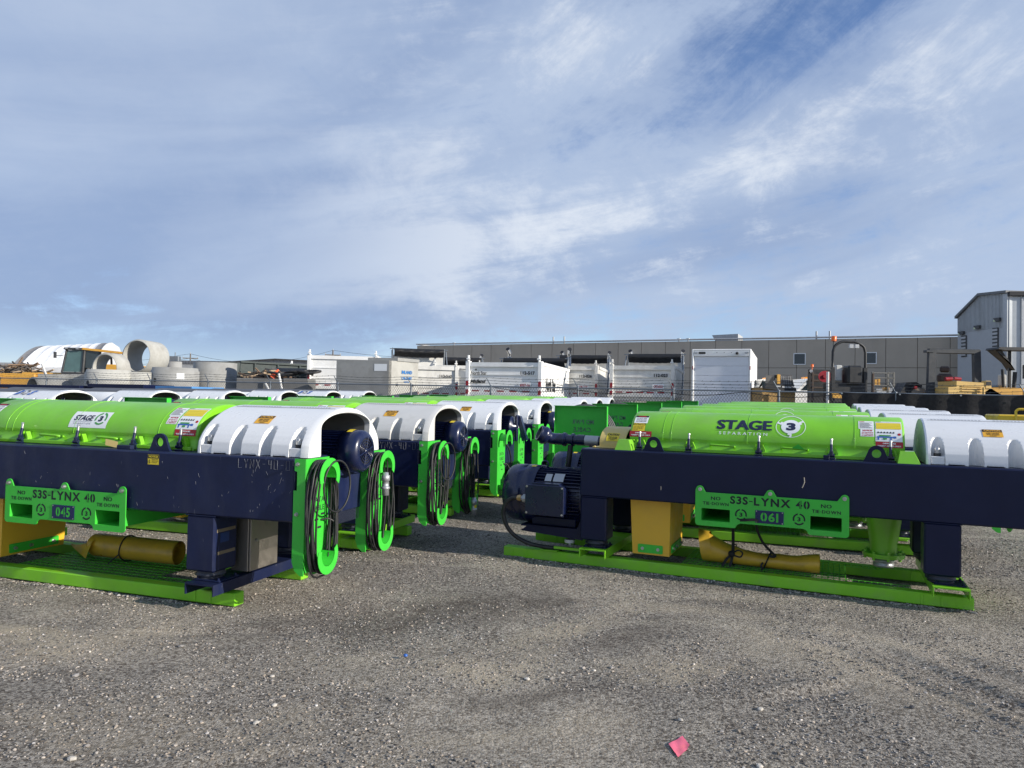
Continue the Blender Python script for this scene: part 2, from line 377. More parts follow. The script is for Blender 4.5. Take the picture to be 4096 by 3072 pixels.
def ground_mat():
    m = bpy.data.materials.new('gravel_yard'); m.use_nodes = True; nt = m.node_tree; b = nt.nodes['Principled BSDF']; L = nt.links.new
    tc = nt.nodes.new('ShaderNodeTexCoord'); V = tc.outputs['Object']
    def N(t, **k):
        n = nt.nodes.new(t)
        for a, v in k.items(): setattr(n, a, v)
        return n
    def noise(s, d=5, r=.6, st=None):
        src = V
        if st: mp = N('ShaderNodeMapping'); L(V, mp.inputs[0]); mp.inputs['Scale'].default_value = st[0]; mp.inputs['Rotation'].default_value = (0, 0, st[1]); src = mp.outputs[0]
        n = N('ShaderNodeTexNoise'); L(src, n.inputs['Vector']); n.inputs['Scale'].default_value = s; n.inputs['Detail'].default_value = d; n.inputs['Roughness'].default_value = r; return n.outputs['Fac']
    def rng(x, a, c, lo, hi, sm=False):
        n = N('ShaderNodeMapRange', interpolation_type='SMOOTHSTEP' if sm else 'LINEAR'); L(x, n.inputs[0])
        for i, v in enumerate((a, c, lo, hi)): n.inputs[i+1].default_value = v
        return n.outputs[0]
    def mix(f, a, c):
        n = N('ShaderNodeMix', data_type='RGBA')
        for i, s in ((0, f), (6, a), (7, c)):
            if isinstance(s, (float, int, tuple)): n.inputs[i].default_value = s
            else: L(s, n.inputs[i])
        return n.outputs[2]
    def mul(a, c):
        n = N('ShaderNodeMath', operation='MULTIPLY')
        for i, s in enumerate((a, c)):
            if isinstance(s, (float, int)): n.inputs[i].default_value = s
            else: L(s, n.inputs[i])
        return n.outputs[0]
    def vor(s, rnd=1.):
        n = N('ShaderNodeTexVoronoi'); L(V, n.inputs['Vector']); n.inputs['Scale'].default_value = s; n.inputs['Randomness'].default_value = rnd; return n
    v1, v2 = vor(72), vor(34)
    s1 = N('ShaderNodeSeparateColor'); L(v1.outputs['Color'], s1.inputs[0]); s2 = N('ShaderNodeSeparateColor'); L(v2.outputs['Color'], s2.inputs[0])
    patch = noise(.45, 5, .6); patch2 = noise(1.3, 6, .62)
    base = mix(rng(patch, .43, .57, 0, 1, True), (.152, .126, .104, 1), (.36, .308, .244, 1))
    base = mix(rng(patch2, .49, .64, 0, .8, True), base, (.150, .128, .108, 1))
    dusty = rng(noise(.8, 7, .6, ((.5, 1.6, 1), .5)), .53, .63, 0, .75, True)
    base = mix(dusty, base, (.42, .37, .29, 1))
    fa = N('ShaderNodeAttribute'); fa.attribute_name = 'fines'; fs = N('ShaderNodeSeparateColor'); L(fa.outputs['Color'], fs.inputs[0]); brk = rng(noise(7, 6, .65), .35, .62, .35, 1.)
    grain = mix(s1.outputs[0], (.018, .016, .015, 1), (.76, .71, .62, 1))
    base = mix(.48, base, grain)
    pit_shade = rng(noise(70, 4, .65), .36, .46, .42, 1.)  # shade of the tiny pits between grains, painted into the colour by noise
    pm = N('ShaderNodeMix', data_type='RGBA', blend_type='MULTIPLY'); pm.inputs[0].default_value = 1; L(base, pm.inputs[6]); cb = N('ShaderNodeCombineColor'); [L(pit_shade, cb.inputs[i]) for i in range(3)]; L(cb.outputs[0], pm.inputs[7]); base = pm.outputs[2]
    base = mix(mul(mul(fs.outputs[0], brk), .80), base, (.50, .43, .32, 1)); base = mix(mul(mul(fs.outputs[1], brk), .80), base, (.085, .070, .058, 1))
    stone = rng(s2.outputs[1], .80, .82, 0, 1)
    near = rng(v2.outputs['Distance'], .0, .30, 1, 0)
    base = mix(mul(mul(stone, near), .65), base, mix(s2.outputs[2], (.20, .18, .17, 1), (.62, .58, .52, 1)))
    L(base, b.inputs['Base Color']); b.inputs['Roughness'].default_value = .92; b.inputs['Specular IOR Level'].default_value = .25
    h = N('ShaderNodeMath', operation='ADD'); L(mul(rng(v1.outputs['Distance'], 0, .6, 1, 0), .5), h.inputs[0]); L(mul(noise(85, 5, .75), 1.3), h.inputs[1])
    h2 = N('ShaderNodeMath', operation='ADD'); L(h.outputs[0], h2.inputs[0]); L(mul(rng(v2.outputs['Distance'], 0, .5, 1, 0), .6), h2.inputs[1])
    bp = N('ShaderNodeBump'); bp.inputs['Strength'].default_value = 1.; bp.inputs['Distance'].default_value = .013; L(h2.outputs[0], bp.inputs['Height']); L(bp.outputs[0], b.inputs['Normal'])
    return m
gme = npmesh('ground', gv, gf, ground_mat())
def fines(x, y):
    # where dust has been driven dry and pale (+) and where the yard is damp and dark (-)
    s_ = np.zeros_like(x); xw = x+(vnoise(x, y, 1.9, 21)-.5)*.55; yw = y+(vnoise(x, y, 2.1, 22)-.5)*.5
    for u, v, a, lx, ly, w in ((2300, 2515, .55, .62, .20, 1.), (2170, 2640, .5, .5, .22, .7), (2725, 2655, .1, .30, .20, 1.), (1830, 2690, .3, .55, .2, .8), (60, 2540, .0, .9, .35, 1.1), (420, 2465, .5, .4, .1, .6), (1330, 2600, .2, .5, .25, .5), (3330, 2640, -.9, 1.0, .35, .8), (3560, 2560, -.5, .7, .2, .6), (900, 2900, .1, .5, .2, .5), (1900, 2960, .3, .6, .25, .5), (2650, 2450, -.4, .7, .25, .4), (200, 2900, 0, .4, .2, .5),
                               (1780, 2440, .1, .7, .35, -1.), (2080, 2395, .0, .5, .3, -.9), (330, 2470, .0, .35, .12, -.9), (640, 2390, -.2, .7, .16, -.9), (200, 2670, .0, .25, .1, -.7), (1960, 2760, .1, .45, .12, -.8), (2500, 2560, .9, .6, .14, -.8), (2950, 2520, -.3, .9, .16, -.7), (3700, 2700, -1.1, .5, .12, -.7), (1000, 2560, .1, .6, .2, -.5), (2400, 2720, .3, .5, .18, -.6), (3200, 2460, -.4, .9, .14, -.6), (1500, 2500, .2, .6, .2, -.6)):
        X, Y, Z = ray(u, v); cx, cy = X*CAMH/-Z, Y*CAMH/-Z; p = (xw-cx)*math.cos(a)+(yw-cy)*math.sin(a); q = -(xw-cx)*math.sin(a)+(yw-cy)*math.cos(a); s_ += w*np.exp(-(p/lx)**2-(q/ly)**2)
    return s_
ca = gme.color_attributes.new('fines', 'FLOAT_COLOR', 'POINT'); dd = fines(gv[:, 0], gv[:, 1]); ca.data.foreach_set('color', np.stack([np.clip(dd, 0, 1), np.clip(-dd, 0, 1), dd*0, dd*0+1], -1).astype(np.float32).ravel())
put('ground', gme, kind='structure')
# loose stones lying on it: real little rocks, densest near the camera
def stones():
    n1 = 60000; Y = 2.2+NR.rand(n1)**1.35*6.8; X = (NR.rand(n1)*2-1)*(Y*.74+.5); n2 = 14000
    Y = np.concatenate([Y, 8+NR.rand(n2)*8]); X = np.concatenate([X, (NR.rand(n2)*2-1)*11]); n = len(X)
    r = .0032+.0052*NR.rand(n)**3; big = NR.rand(n) > .994; r[big] += .009*NR.rand(big.sum()); r *= np.where(Y > 7, 1.35, 1)
    cl = vnoise(X, Y, 2.3, 11) > .30; X, Y, r = X[cl], Y[cl], r[cl]
    for (mx, my), ma, n3 in (((-6.099, 6.677), -.3077, 2600), ((-.1023, 7.435), -.422, 3200)):     # gravel banked against the front skid rails
        a_ = NR.rand(n3)*4.22-.02; b_ = .122-.045*NR.rand(n3)**2.2-.004; X = np.concatenate([X, mx+math.cos(ma)*a_-math.sin(ma)*b_]); Y = np.concatenate([Y, my+math.sin(ma)*a_+math.cos(ma)*b_]); r = np.concatenate([r, .005+.008*NR.rand(n3)**2])
    n = len(X)
    g = 1.618; oc = np.array([(-1, g, 0), (1, g, 0), (-1, -g, 0), (1, -g, 0), (0, -1, g), (0, 1, g), (0, -1, -g), (0, 1, -g), (g, 0, -1), (g, 0, 1), (-g, 0, -1), (-g, 0, 1)], float)/1.9
    fc = np.array([(0, 11, 5), (0, 5, 1), (0, 1, 7), (0, 7, 10), (0, 10, 11), (1, 5, 9), (5, 11, 4), (11, 10, 2), (10, 7, 6), (7, 1, 8), (3, 9, 4), (3, 4, 2), (3, 2, 6), (3, 6, 8), (3, 8, 9), (4, 9, 5), (2, 4, 11), (6, 2, 10), (8, 6, 7), (9, 8, 1)])
    P = oc[None]*r[:, None, None]*(.78+.44*NR.rand(n, 12, 1))*np.stack([1+.5*NR.rand(n), np.ones(n), .55+.3*NR.rand(n)], -1)[:, None, :]
    P += (NR.rand(n, 12, 3)-.5)*r[:, None, None]*.45
    a = NR.rand(n)*6.28; c, s = np.cos(a)[:, None], np.sin(a)[:, None]
    P = np.stack([P[..., 0]*c-P[..., 1]*s, P[..., 0]*s+P[..., 1]*c, P[..., 2]], -1)
    P += np.stack([X, Y, gz(X, Y)+r*.30], -1)[:, None, :]
    F = (fc[None]+(np.arange(n)*12)[:, None, None]).reshape(-1, 3)
    m = bpy.data.materials.new('stone'); m.use_nodes = True; b = m.node_tree.nodes['Principled BSDF']; b.inputs['Roughness'].default_value = .85
    at_ = m.node_tree.nodes.new('ShaderNodeAttribute'); at_.attribute_name = 'tint'; m.node_tree.links.new(at_.outputs['Color'], b.inputs['Base Color'])
    me = npmesh('gravel', P.reshape(-1, 3), F, m, False)
    t = .08+.34*NR.rand(n)**1.6; lite = NR.rand(n) > .972; t[lite] = .42+.25*NR.rand(lite.sum()); w = .04+NR.rand(n)*.17
    colr = np.stack([t*(1+w), t*(1-.02*w), t*(1-w*1.1), np.ones(n)], -1); colr = np.repeat(colr, 12, 0).astype(np.float32)
    ca = me.color_attributes.new('tint', 'FLOAT_COLOR', 'POINT'); ca.data.foreach_set('color', colr.ravel())
    return me
put('gravel', stones(), kind='stuff', label='loose grey and tan gravel stones scattered over the yard', cat='gravel')
# ------------------------------------------------------------------ decanter centrifuges
CY = .615                                     # centre line of the skid
def hood_y(z, b=.275, a=.385, zc=1.262):
    return CY-a*math.sqrt(max(0, 1-(max(z-zc, 0)/b)**2))
def HS(d=.003, x0=0.):                        # a point on the green hood's front slope, d proud
    def f(x, z): y = hood_y(z); n = Vector((0, (y-CY)/.385**2, max(z-1.262, 0)/.275**2)).normalized(); return (x, y+n.y*d, z+n.z*d)
    return f
GP = [(.070, 1.165), (.072, 1.20), (.080, 1.255), (.090, 1.275), (.115, 1.315), (.145, 1.35), (.175, 1.38), (.21, 1.408), (.25, 1.435), (.30, 1.462), (.35, 1.486), (.41, 1.508), (.47, 1.523), (.54, 1.533), (CY, 1.536)]
def guard_y(z):
    for (a, b), (c, d) in zip(GP, GP[1:]):
        if z <= d: return a+(c-a)*(z-b)/(d-b)
    return CY
def GS(d=.003):
    def f(x, z):
        y = guard_y(z); y2 = guard_y(z+.004); n = Vector((0, -.004, (y2-y)))
        n = n.normalized() if n.length else Vector((0, 0, 1)); return (x, y+n.y*d, z+n.z*d)
    return f
FR = lambda d: (lambda a, b: (a, d, b))       # a plane facing the yard (-y)
def stencil3(mb, cx, cz, r, fn, fn2=None):
    """the ring of three blades with a 3 in it"""
    for k in range(3):
        a0 = 100+120*k; P = circ(cx, cz, r, 12, a0, a0+100)+[(cx+r*.78*math.cos(rad(a0+108)), cz+r*.78*math.sin(rad(a0+108)))]+circ(cx, cz, r*.74, 12, a0+96, a0+6)
        poly(mb, P, fn)
    text(mb, '3', cx-r*.26, cx+r*.26, cz-r*.36, cz+r*.36, fn, .04)
GAPS = {'0': (.5,), 'O': (.5,), 'D': (.45,), 'A': (.5,), 'B': (.5,), '4': (.68,), 'P': (.5,), 'R': (.45,)}
def stencil(mb, gap, body, x0, x1, z0, z1, fn, fn2, bold=.02):
    """stencil-cut lettering: each glyph, and the bridges left standing across the closed ones"""
    n = len(body); ws = []
    for ch in body:
        if ch == ' ': ws.append(.32); continue
        g = textgeo(ch, bold); ws.append(g[3]-g[2]+.10)
    k = (x1-x0)/sum(ws); x = x0; H = 1/.74*(z1-z0)
    for ch, w in zip(body, ws):
        if ch != ' ':
            g = textgeo(ch, bold); a, b = x+.05*k, x+(w-.05)*k; c, d = (z0, z1) if ch != '-' else (z0+(z1-z0)*.40, z0+(z1-z0)*.52)
            text(mb, ch, a, b, c, d, fn, bold)
            for t in GAPS.get(ch, ()):
                m_ = a+(b-a)*t; h = (b-a)*.055; rect(gap, m_-h, m_+h, c-.001, d+.001, fn2)
        x += w*k
def beam_mb():
    m = MB(); m.box(.865, 4.757, 0, .22, .698, 1.163, .012); return m
def leg_mb(x0, y0): return MB().box(x0, x0+.262, y0, y0+.262, .272, .6978, .014)
def bellows_mb(x, y):
    m = MB(); m.lathe([(0, 0), (0, .085), (.012, .10), (.022, .085), (.032, .112), (.045, .112), (.055, .098), (.066, .112), (.071, .10), (.072, 0)], (x, y, .2005), (0, 0, 1), 24); return m
def rail_mb(y0):
    m = MB(); m.box(0, 4.178, y0, y0+.11, 0, .1, .006)
    for x in (.10, 3.80):   # doubler plates at the tie-down holes
        for dx_ in (0, .145): m.box(x+dx_, x+dx_+.018, y0-.006, y0-.0005, .006, .096, .002)
        if y0 < .5: m.cyl((x+.08, y0-.0015, .055), (x+.08, y0-.0008, .055), .011, n=12)
    return m
def channel_mb(x0):
    m = MB(); x1 = x0+.26; P = [(x0, .2), (x1, .2), (x1, .118), (x1-.008, .114), (x1-.010, .188), (x0+.010, .188), (x0+.008, .114), (x0, .118)]
    m.prism(P, 'y', -.06, 1.29); return m
def padplate_mb(x, y):
    m = MB(); m.box(x-.115, x+.115, y-.115, y+.115, .2003, .212, .003)
    for a in (-.095, .095):
        for b in (-.095, .095): bolt(m, (x+a, y+b, .212), (0, 0, 1), .010, .012); m.cyl((x+a, y+b, .160), (x+a, y+b, .187), .008, n=6, sm=False)
    return m
def grate_mb():
    m = MB(); z = .1
    def bar(x0, x1, y0, y1, t=.018): m.box(x0, x1, y0, y1, z-t, z)
    for x0, x1, y0, y1 in ((1.82, 2.70, .235, .995), (2.71, 3.24, .235, .995), (3.245, 3.74, .235, .33), (3.245, 3.55, .90, .995)):
        nx_ = max(1, round((x1-x0)/.050)); ny_ = max(1, round((y1-y0)/.075))
        for i in range(nx_+1): x = x0+(x1-x0)*i/nx_; bar(x-.0035, x+.0035, y0, y1, .004)
        for j in range(ny_+1): y = y0+(y1-y0)*j/max(1, ny_); m.box(x0, x1, y-.005, y+.005, z-.0035, z+.0006)
    return m
def hood_mb(x0=1.292, x1=3.687):
    m = MB(); P = [(CY-.43, 1.166), (CY-.43, 1.178), (CY-.395, 1.180), (CY-.378, 1.262)]
    for i in range(1, 60):
        t = math.pi*(1-i/60); P.append((CY+.385*math.cos(t), 1.262+.275*math.sin(t)))
    P += [(CY+.378, 1.262), (CY+.395, 1.18), (CY+.43, 1.178), (CY+.43, 1.166)]
    xs = [x0, x0+.006, x0+.02, x0+.4]+[x0+.4+(x1-x0-.8)*i/6 for i in range(1, 7)]+[x1-.02, x1-.006, x1]
    sh = [.965, .985, 1]+[1]*(len(xs)-6)+[1, .985, .965]
    m.grid([[(x, CY+(p[0]-CY)*s, 1.166+(p[1]-1.166)*s) for p in P] for x, s in zip(xs, sh)], sm=True)
    for x, s in ((x0, .965), (x1, .965)): m.add([(x, CY+(p[0]-CY)*s, 1.166+(p[1]-1.166)*s) for p in P], [tuple(range(len(P)))])
    return m
def hood_trim_mb():
    m = MB()
    for x in (1.62, 1.70, 2.40, 3.30):         # rolled seams of the cover
        m.tube([(x, CY+.3862*math.cos(t), 1.262+.276*math.sin(t)) for t in [math.pi*i/40 for i in range(41)]], .0018, 6)
    m.box(1.30, 3.68, CY-.445, CY-.425, 1.1665, 1.196, .003)
    return m
def handle_mb(x):
    m = MB(); y = hood_y(1.262)-.004
    m.tube(bez([(x-.11, y+.01, 1.232), (x-.105, y-.035, 1.240), (x-.07, y-.045, 1.242), (x+.07, y-.045, 1.238), (x+.105, y-.035, 1.234), (x+.11, y+.01, 1.228)], 5), .0105, 8); return m
def latch_mb(x):
    m = MB(); y = .165
    m.box(x-.035, x+.035, y-.02, y+.03, 1.1632, 1.176, .003); m.cyl((x-.028, y, 1.195), (x+.028, y, 1.195), .016, n=12)
    m.box(x-.016, x+.016, y-.016, y+.016, 1.19, 1.235, .005); m.cyl((x, y, 1.23), (x, y+.012, 1.29), .0125, n=12); return m
def latchtip_mb(x):
    m = MB(); y = .165; m.cyl((x, y+.012, 1.288), (x, y+.017, 1.328), .0105, n=12); m.cyl((x, y+.017, 1.328), (x, y+.019, 1.340), .0125, n=6, sm=False); return m
def latchear_mb(x):
    m = MB()
    for s in (-1, 1): m.prism([(x+s*.055, 1.180), (x+s*.055, 1.215), (x+s*.034, 1.262), (x+s*.024, 1.262), (x+s*.036, 1.212), (x+s*.036, 1.180)], 'y', .185, .225)
    m.box(x-.055, x+.055, .206, .236, 1.180, 1.196); return m
def block_mb(x0, x1, s):
    m = MB(); b = [(x0, .02, 1.1635), (x1, .02, 1.1635), (x1, .26, 1.1635), (x0, .26, 1.1635)]; i = .022; t = [(x0+i*(2 if s < 0 else 1), .075, 1.262), (x1-i*(2 if s > 0 else 1), .075, 1.262), (x1-i, .22, 1.262), (x0+i, .22, 1.262)]
    return m.add(b+t, [(0, 3, 2, 1), (4, 5, 6, 7), (0, 1, 5, 4), (1, 2, 6, 5), (2, 3, 7, 6), (3, 0, 4, 7)])
def lug_mb(x, y):
    P = [(x-.105, 1.1632), (x+.105, 1.1632), (x+.09, 1.185), (x+.066, 1.245)]+circ(x, 1.235, .066, 14, 12, 168)+[(x-.066, 1.245), (x-.09, 1.185)]
    return plate([P, circ(x, 1.232, .036, 18, rev=True)], lambda a, b, d: (a, y+d, b), .022)
def guard_mb(x0=3.83, x1=4.82):
    """white cover with four scooped reliefs along each side"""
    m = MB(); nt = [(3.912, .050), (4.180, .052), (4.447, .052), (4.705, .050)]
    xs = {x0, x1, x0+.012, x1-.03}
    for c, r in nt:
        xs |= {c-r-.002, c+r+.002}
        for i in range(11): xs.add(c-r*math.cos(math.pi*i/10))
    for c0, c1 in ((3.985, 4.105), (4.25, 4.375), (4.52, 4.635)): xs |= {c0, c0+.012, c1-.012, c1}
    xs = sorted(xs)
    T = []
    for (a, b), (c, d) in zip(GP, GP[1:]):
        k = 5 if d < 1.43 else 2
        for i in range(k): T.append((a+(c-a)*i/k, b+(d-b)*i/k))
    T.append(GP[-1])
    slots = ((3.985, 4.105), (4.25, 4.375), (4.52, 4.635))
    for mir in (0, 1):
        rows = []
        for x in xs:
            row = []; rd = 1 if x0+.005 < x < x1-.001 else .985
            for j, (y, z) in enumerate(T):
                for c, r in nt:
                    if abs(x-c) < r: y = max(y, .088+.100*math.sqrt(max(0, 1-((x-c)/r)**2)))
                if j == 0:
                    for a, b in slots:
                        if a <= x <= b: z = 1.166+min(.017, min(x-a, b-x)*1.4+.0)
                y = CY+(y-CY)*rd; z = 1.166+(z-1.166)*rd
                row.append((x, y if not mir else 2*CY-y, z))
            rows.append(row)
        m.grid(rows, sm=False)
    return m
def guard_soften(me):
    # smooth only the shallow creases
    bpy.context.view_layer.update()
    me.polygons.foreach_set('use_smooth', [True]*len(me.polygons)); me.set_sharp_from_angle(angle=rad(24)); return me
def guard_lip_mb(x1=4.82):
    """the thick return flange round the open arch"""
    m = MB(); O = [(p[0], p[1]) for p in GP]; O = O+[(2*CY-y, z) for y, z in O[-2::-1]]
    I = [(.247, 1.1655), (.243, 1.385)]+[(CY-.372*math.cos(t), 1.385+.106*math.sin(t)) for t in [math.pi*i/28 for i in range(1, 28)]]+[(2*CY-.243, 1.385), (2*CY-.247, 1.1655)]
    O = [(CY+(y-CY)*.985, 1.166+(z-1.166)*.985) for y, z in O]; n = 60
    def res(P):
        d = [0]
        for a, b in zip(P, P[1:]): d.append(d[-1]+math.dist(a, b))
        out = []
        for i in range(n+1):
            t = d[-1]*i/n; k = max(j for j in range(len(d)-1) if d[j] <= t+1e-9); f = (t-d[k])/(d[k+1]-d[k]); out.append((P[k][0]+(P[k+1][0]-P[k][0])*f, P[k][1]+(P[k+1][1]-P[k][1])*f))
        return out
    O, I = res(O), res(I); m.grid([[(x1, *p) for p in O], [(x1+.004, *[(a*.8+b*.2) for a, b in zip(p, q)]) for p, q in zip(O, I)], [(x1+.004, *[(a*.15+b*.85) for a, b in zip(p, q)]) for p, q in zip(O, I)], [(x1-.002, *p) for p in I], [(x1-.05, *p) for p in I]], sm=False)
    return m
def guard_in_mb(x0=3.86, x1=4.768):
    m = MB(); I = [(.247, 1.1655), (.243, 1.385)]+[(CY-.372*math.cos(t), 1.385+.106*math.sin(t)) for t in [math.pi*i/28 for i in range(1, 28)]]+[(2*CY-.243, 1.385), (2*CY-.247, 1.1655)]
    return m.grid([[(x, *p) for p in I] for x in (x0, x1)], sm=True)
def guard_end_mb(x0=3.83):
    m = MB(); O = [(CY+(y-CY)*.985, 1.166+(z-1.166)*.985) for y, z in GP]; O = O+[(2*CY-y, z) for y, z in O[-2::-1]]
    return m.prism(O, 'x', x0-.004, x0+.001)
def guard_seam_mb():
    m = MB(); f = GS(.0012)
    rect(m, 3.87, 4.80, 1.5215, 1.5235, f, 1, 1)
    for x0, x1 in ((3.90, 4.28), (4.36, 4.74)):
        n = int((x1-x0)/.024)
        for i in range(n): x = x0+(x1-x0)*i/n; rect(m, x, x+.014, 1.5275, 1.5295, f); rect(m, x+.011, x+.014, 1.5245, 1.5275, f)
    return m
def step_mb(x):
    return MB().box(x-.049, x+.049, .077, .17, 1.166, 1.232, .004)
def capnut_mb(x):
    m = MB(); m.cyl((x, .125, 1.255), (x, .125, 1.285), .022, n=6, sm=False); m.lathe([(0, .021), (.014, .018), (.022, .010), (.026, 0)], (x, .125, 1.285), (0, 0, 1), 14); return m
def capseat_mb(x): return MB().cyl((x, .125, 1.232), (x, .125, 1.257), .026, n=14)
# ---- motors
def motor_body(xa, xb, cy, cz, r, n=36):
    """finned frame of an electric motor lying along x"""
    m = MB(); m.cyl((xa, cy, cz), (xb, cy, cz), r*.86, n=32)
    for i in range(n):
        t = 2*math.pi*i/n
        c, s = math.cos(t), math.sin(t); a = Vector((0, c, s)); b = Vector((0, -s, c))*.0035; o = Vector((0, cy, cz)); V = []
        for x in (xa+.01, xb-.02):
            for rr, w in ((.84, 1.3), (1.0, .7)):
                for sg in (-1, 1): V.append(Vector((x, 0, 0))+o+a*r*rr+b*sg*w)
        m.add(V, [(0, 1, 3, 2), (4, 6, 7, 5), (0, 2, 6, 4), (1, 5, 7, 3), (2, 3, 7, 6)])
    return m
def cowl(xa, xb, cy, cz, r):
    """fan cowl: straight skirt from xa, domed end at xb"""
    s = 1 if xb > xa else -1; L = abs(xb-xa)
    prof = [(0, r*.97), (0, r), (L*.45, r), (L*.70, r*.985), (L*.86, r*.93), (L*.95, r*.83), (L, r*.68), (L, r*.66)]
    m = MB(); m.lathe(prof, (xa, cy, cz), (s, 0, 0), 40); return m
def grille(x, cy, cz, r, s=1):
    m = MB(); m.cyl((x-.012*s, cy, cz), (x-.010*s, cy, cz), r, n=24)
    return m
def grille_bars(x, cy, cz, r):
    m = MB()
    for k in range(1, 6): m.tube([(x, cy+r*k/5.2*math.cos(t), cz+r*k/5.2*math.sin(t)) for t in [2*math.pi*i/28 for i in range(28)]], r*.035, 6, closed=True)
    for k in range(6): t = math.pi/3*k+.3; m.cyl((x, cy+r*.12*math.cos(t), cz+r*.12*math.sin(t)), (x, cy+r*math.cos(t), cz+r*math.sin(t)), r*.045, n=6)
    m.lathe([(0, r*.17), (r*.06, r*.15), (r*.07, 0)], (x-.002, cy, cz), (1, 0, 0), 16); return m
def add_machine(x0, y0, yaw, num, label, group, parent_tf=None, style='green', decal='direct', near=True, worn=False, fan='cowl', tray=True, dirty=False, blue_channel=False, cabinet=False, dz=None, chute=True, x_off=None):
    cx = x0+math.cos(yaw)*2.4; cy_ = y0+math.sin(yaw)*2.4+.6
    t = thing('decanter_centrifuge', (x0, y0, ground_z(cx, cy_) if dz is None else dz), yaw, label, 'centrifuge', group)
    nv = NAVYW if worn else NAVY; kw = 'w' if worn else ''
    for y in (0, 1.01): part('side_beam', beam_mb, nv, t, 'beam'+kw, loc=(0, y, 0))
    for xb in (.87, 4.60): part('cross_beam', lambda: MB().box(0, .152, .2205, 1.0095, .70, 1.16, .01), nv, t, 'xb'+kw, loc=(xb, 0, 0))
    for x in (.871, 3.810):
        for y in (.004, .966):
            l_ = part('leg', lambda: leg_mb(0, 0), nv, t, 'leg'+kw, loc=(x, y, 0))
            part('bellows_mount', lambda: bellows_mb(.131, .131), BELW, l_, 'bel')
            part('weld_bead', lambda: MB().tube([(-.004+.27*i/14, -.003+.0015*(i % 2), .697) for i in range(15)], .0035, 5), nv, l_, 'weld'+kw)
    for i, x in enumerate((.888, 3.868)):
        bc = blue_channel and i
        c = part('cross_channel', lambda: channel_mb(0), NAVYW if bc else LIMER, t, 'ch%d' % bc, loc=(x, 0, 0))
        for y in (.135, 1.097): part('mounting_plate', lambda: padplate_mb(.13, 0), NAVYW if worn else NAVY, c, 'pad'+kw, loc=(0, y, 0))
    for y in (.122, .998): part('skid_rail', (lambda: rail_mb(.122)) if y < .5 else (lambda: rail_mb(.998)), LIMER, t, 'rail%.1f' % y)
    if near: part('floor_grating', grate_mb, GRIDM, t, 'grate', kind='stuff')
    # covers
    if style == 'green':
        h = part('drum_cover', hood_mb, LIME, t, 'hood')
        part('cover_seam', hood_trim_mb, LIME, h, 'hoodtrim')
        for x in (2.18, 2.81): part('handle', lambda: handle_mb(0), LIME, h, 'handle', loc=(x, 0, 0))
        for x in (1.408, 1.88, 2.509, 3.113, 3.574):
            la = part('latch', lambda: latch_mb(0), NAVYM, t, 'latch', loc=(x, 0, 0))
            part('latch_tip', lambda: latchtip_mb(0), ZINC, la, 'ltip'); part('latch_ear', lambda: latchear_mb(0), LIME, la, 'lear')
        for x0_, s in (((1.203, -1), (3.617, 1)) if num != '045' else ((1.203, -1),)): part('corner_block', lambda: block_mb(0, .165, 1), LIME, t, 'blk', loc=(x0_, 0, 0))
        decals(h, decal, near); CURVED[0] = False
    else:
        h = part('drum_cover', lambda: hood_mb(.75, 3.80), WHITE, t, 'bosh')
        part('grey_ridge_cover', lambda: MB().grid([[(x, CY+.389*math.cos(q), 1.262+.279*math.sin(q)) for q in [rad(52+76*i/20) for i in range(21)]] for x in (.74, 3.81)]), GREYTOP, h, 'bosg')
    for x in (1.565, 3.463):
        for y in (.075, 1.135): part('lifting_lug', lambda: lug_mb(0, 0), nv, t, 'lug'+kw, loc=(x, y, 0))
    # belt guard at the right-hand end
    wm = WHITED if dirty else WHITE; kd = 'd' if dirty else ''
    key = 'guard'+kd
    if key not in CACHE: CACHE[key] = guard_soften(guard_mb().mesh('belt_guard', wm))
    g = put('belt_guard', CACHE[key], t)
    part('arch_flange', guard_lip_mb, wm, g, 'glip'+kd); part('guard_lining', guard_in_mb, INNERW, g, 'gin')
    part('guard_end_panel', guard_end_mb, mat('frosted_end_panel', (.36, .44, .36), .5, dirt=DUST, damt=.4), g, 'gend')
    if decal == 'bos':
        m = MB(); text(m, 'B', 3.87, 3.99, 1.43, 1.50, GS(.012), .05, .3); text(m, 'S', 4.17, 4.29, 1.43, 1.50, GS(.012), .05, .3); part('blue_letters', m, INKB, g)
        m = MB(); [poly(m, circ(0, 0, 1, 9, a_, a_+95)+circ(0, 0, .6, 9, a_+95, a_), lambda p, q: GS(.012)(4.08+p*.07, 1.465+q*.035)) for a_ in (20, 140, 260)]; part('ring_emblem', m, GREYTOP, g)
    if style != 'green': part('ridge_strip', lambda: MB().grid([[(x, CY+q, 1.5365+.008-abs(q)*.10-q*q*.35) for q in (-.20, -.12, 0, .12, .20)] for x in (3.84, 4.70)]), GREYTOP, g, 'gtop')
    elif near: part('hinge_stitching', guard_seam_mb, mat('hinge_slots', (.2, .2, .21), .6), g, 'gseam')
    for x in (3.912, 4.705):
        part('bolt_pocket', lambda: step_mb(0), wm, g, 'stp'+kd, loc=(x, 0, 0))
        if near and num != '021': part('cap_nut', lambda: capnut_mb(0), ZINC, g, 'cnut', loc=(x, 0, 0))
        if near: part('nut_seat', lambda: capseat_mb(0), BLK, g, 'cst', loc=(x, 0, 0))
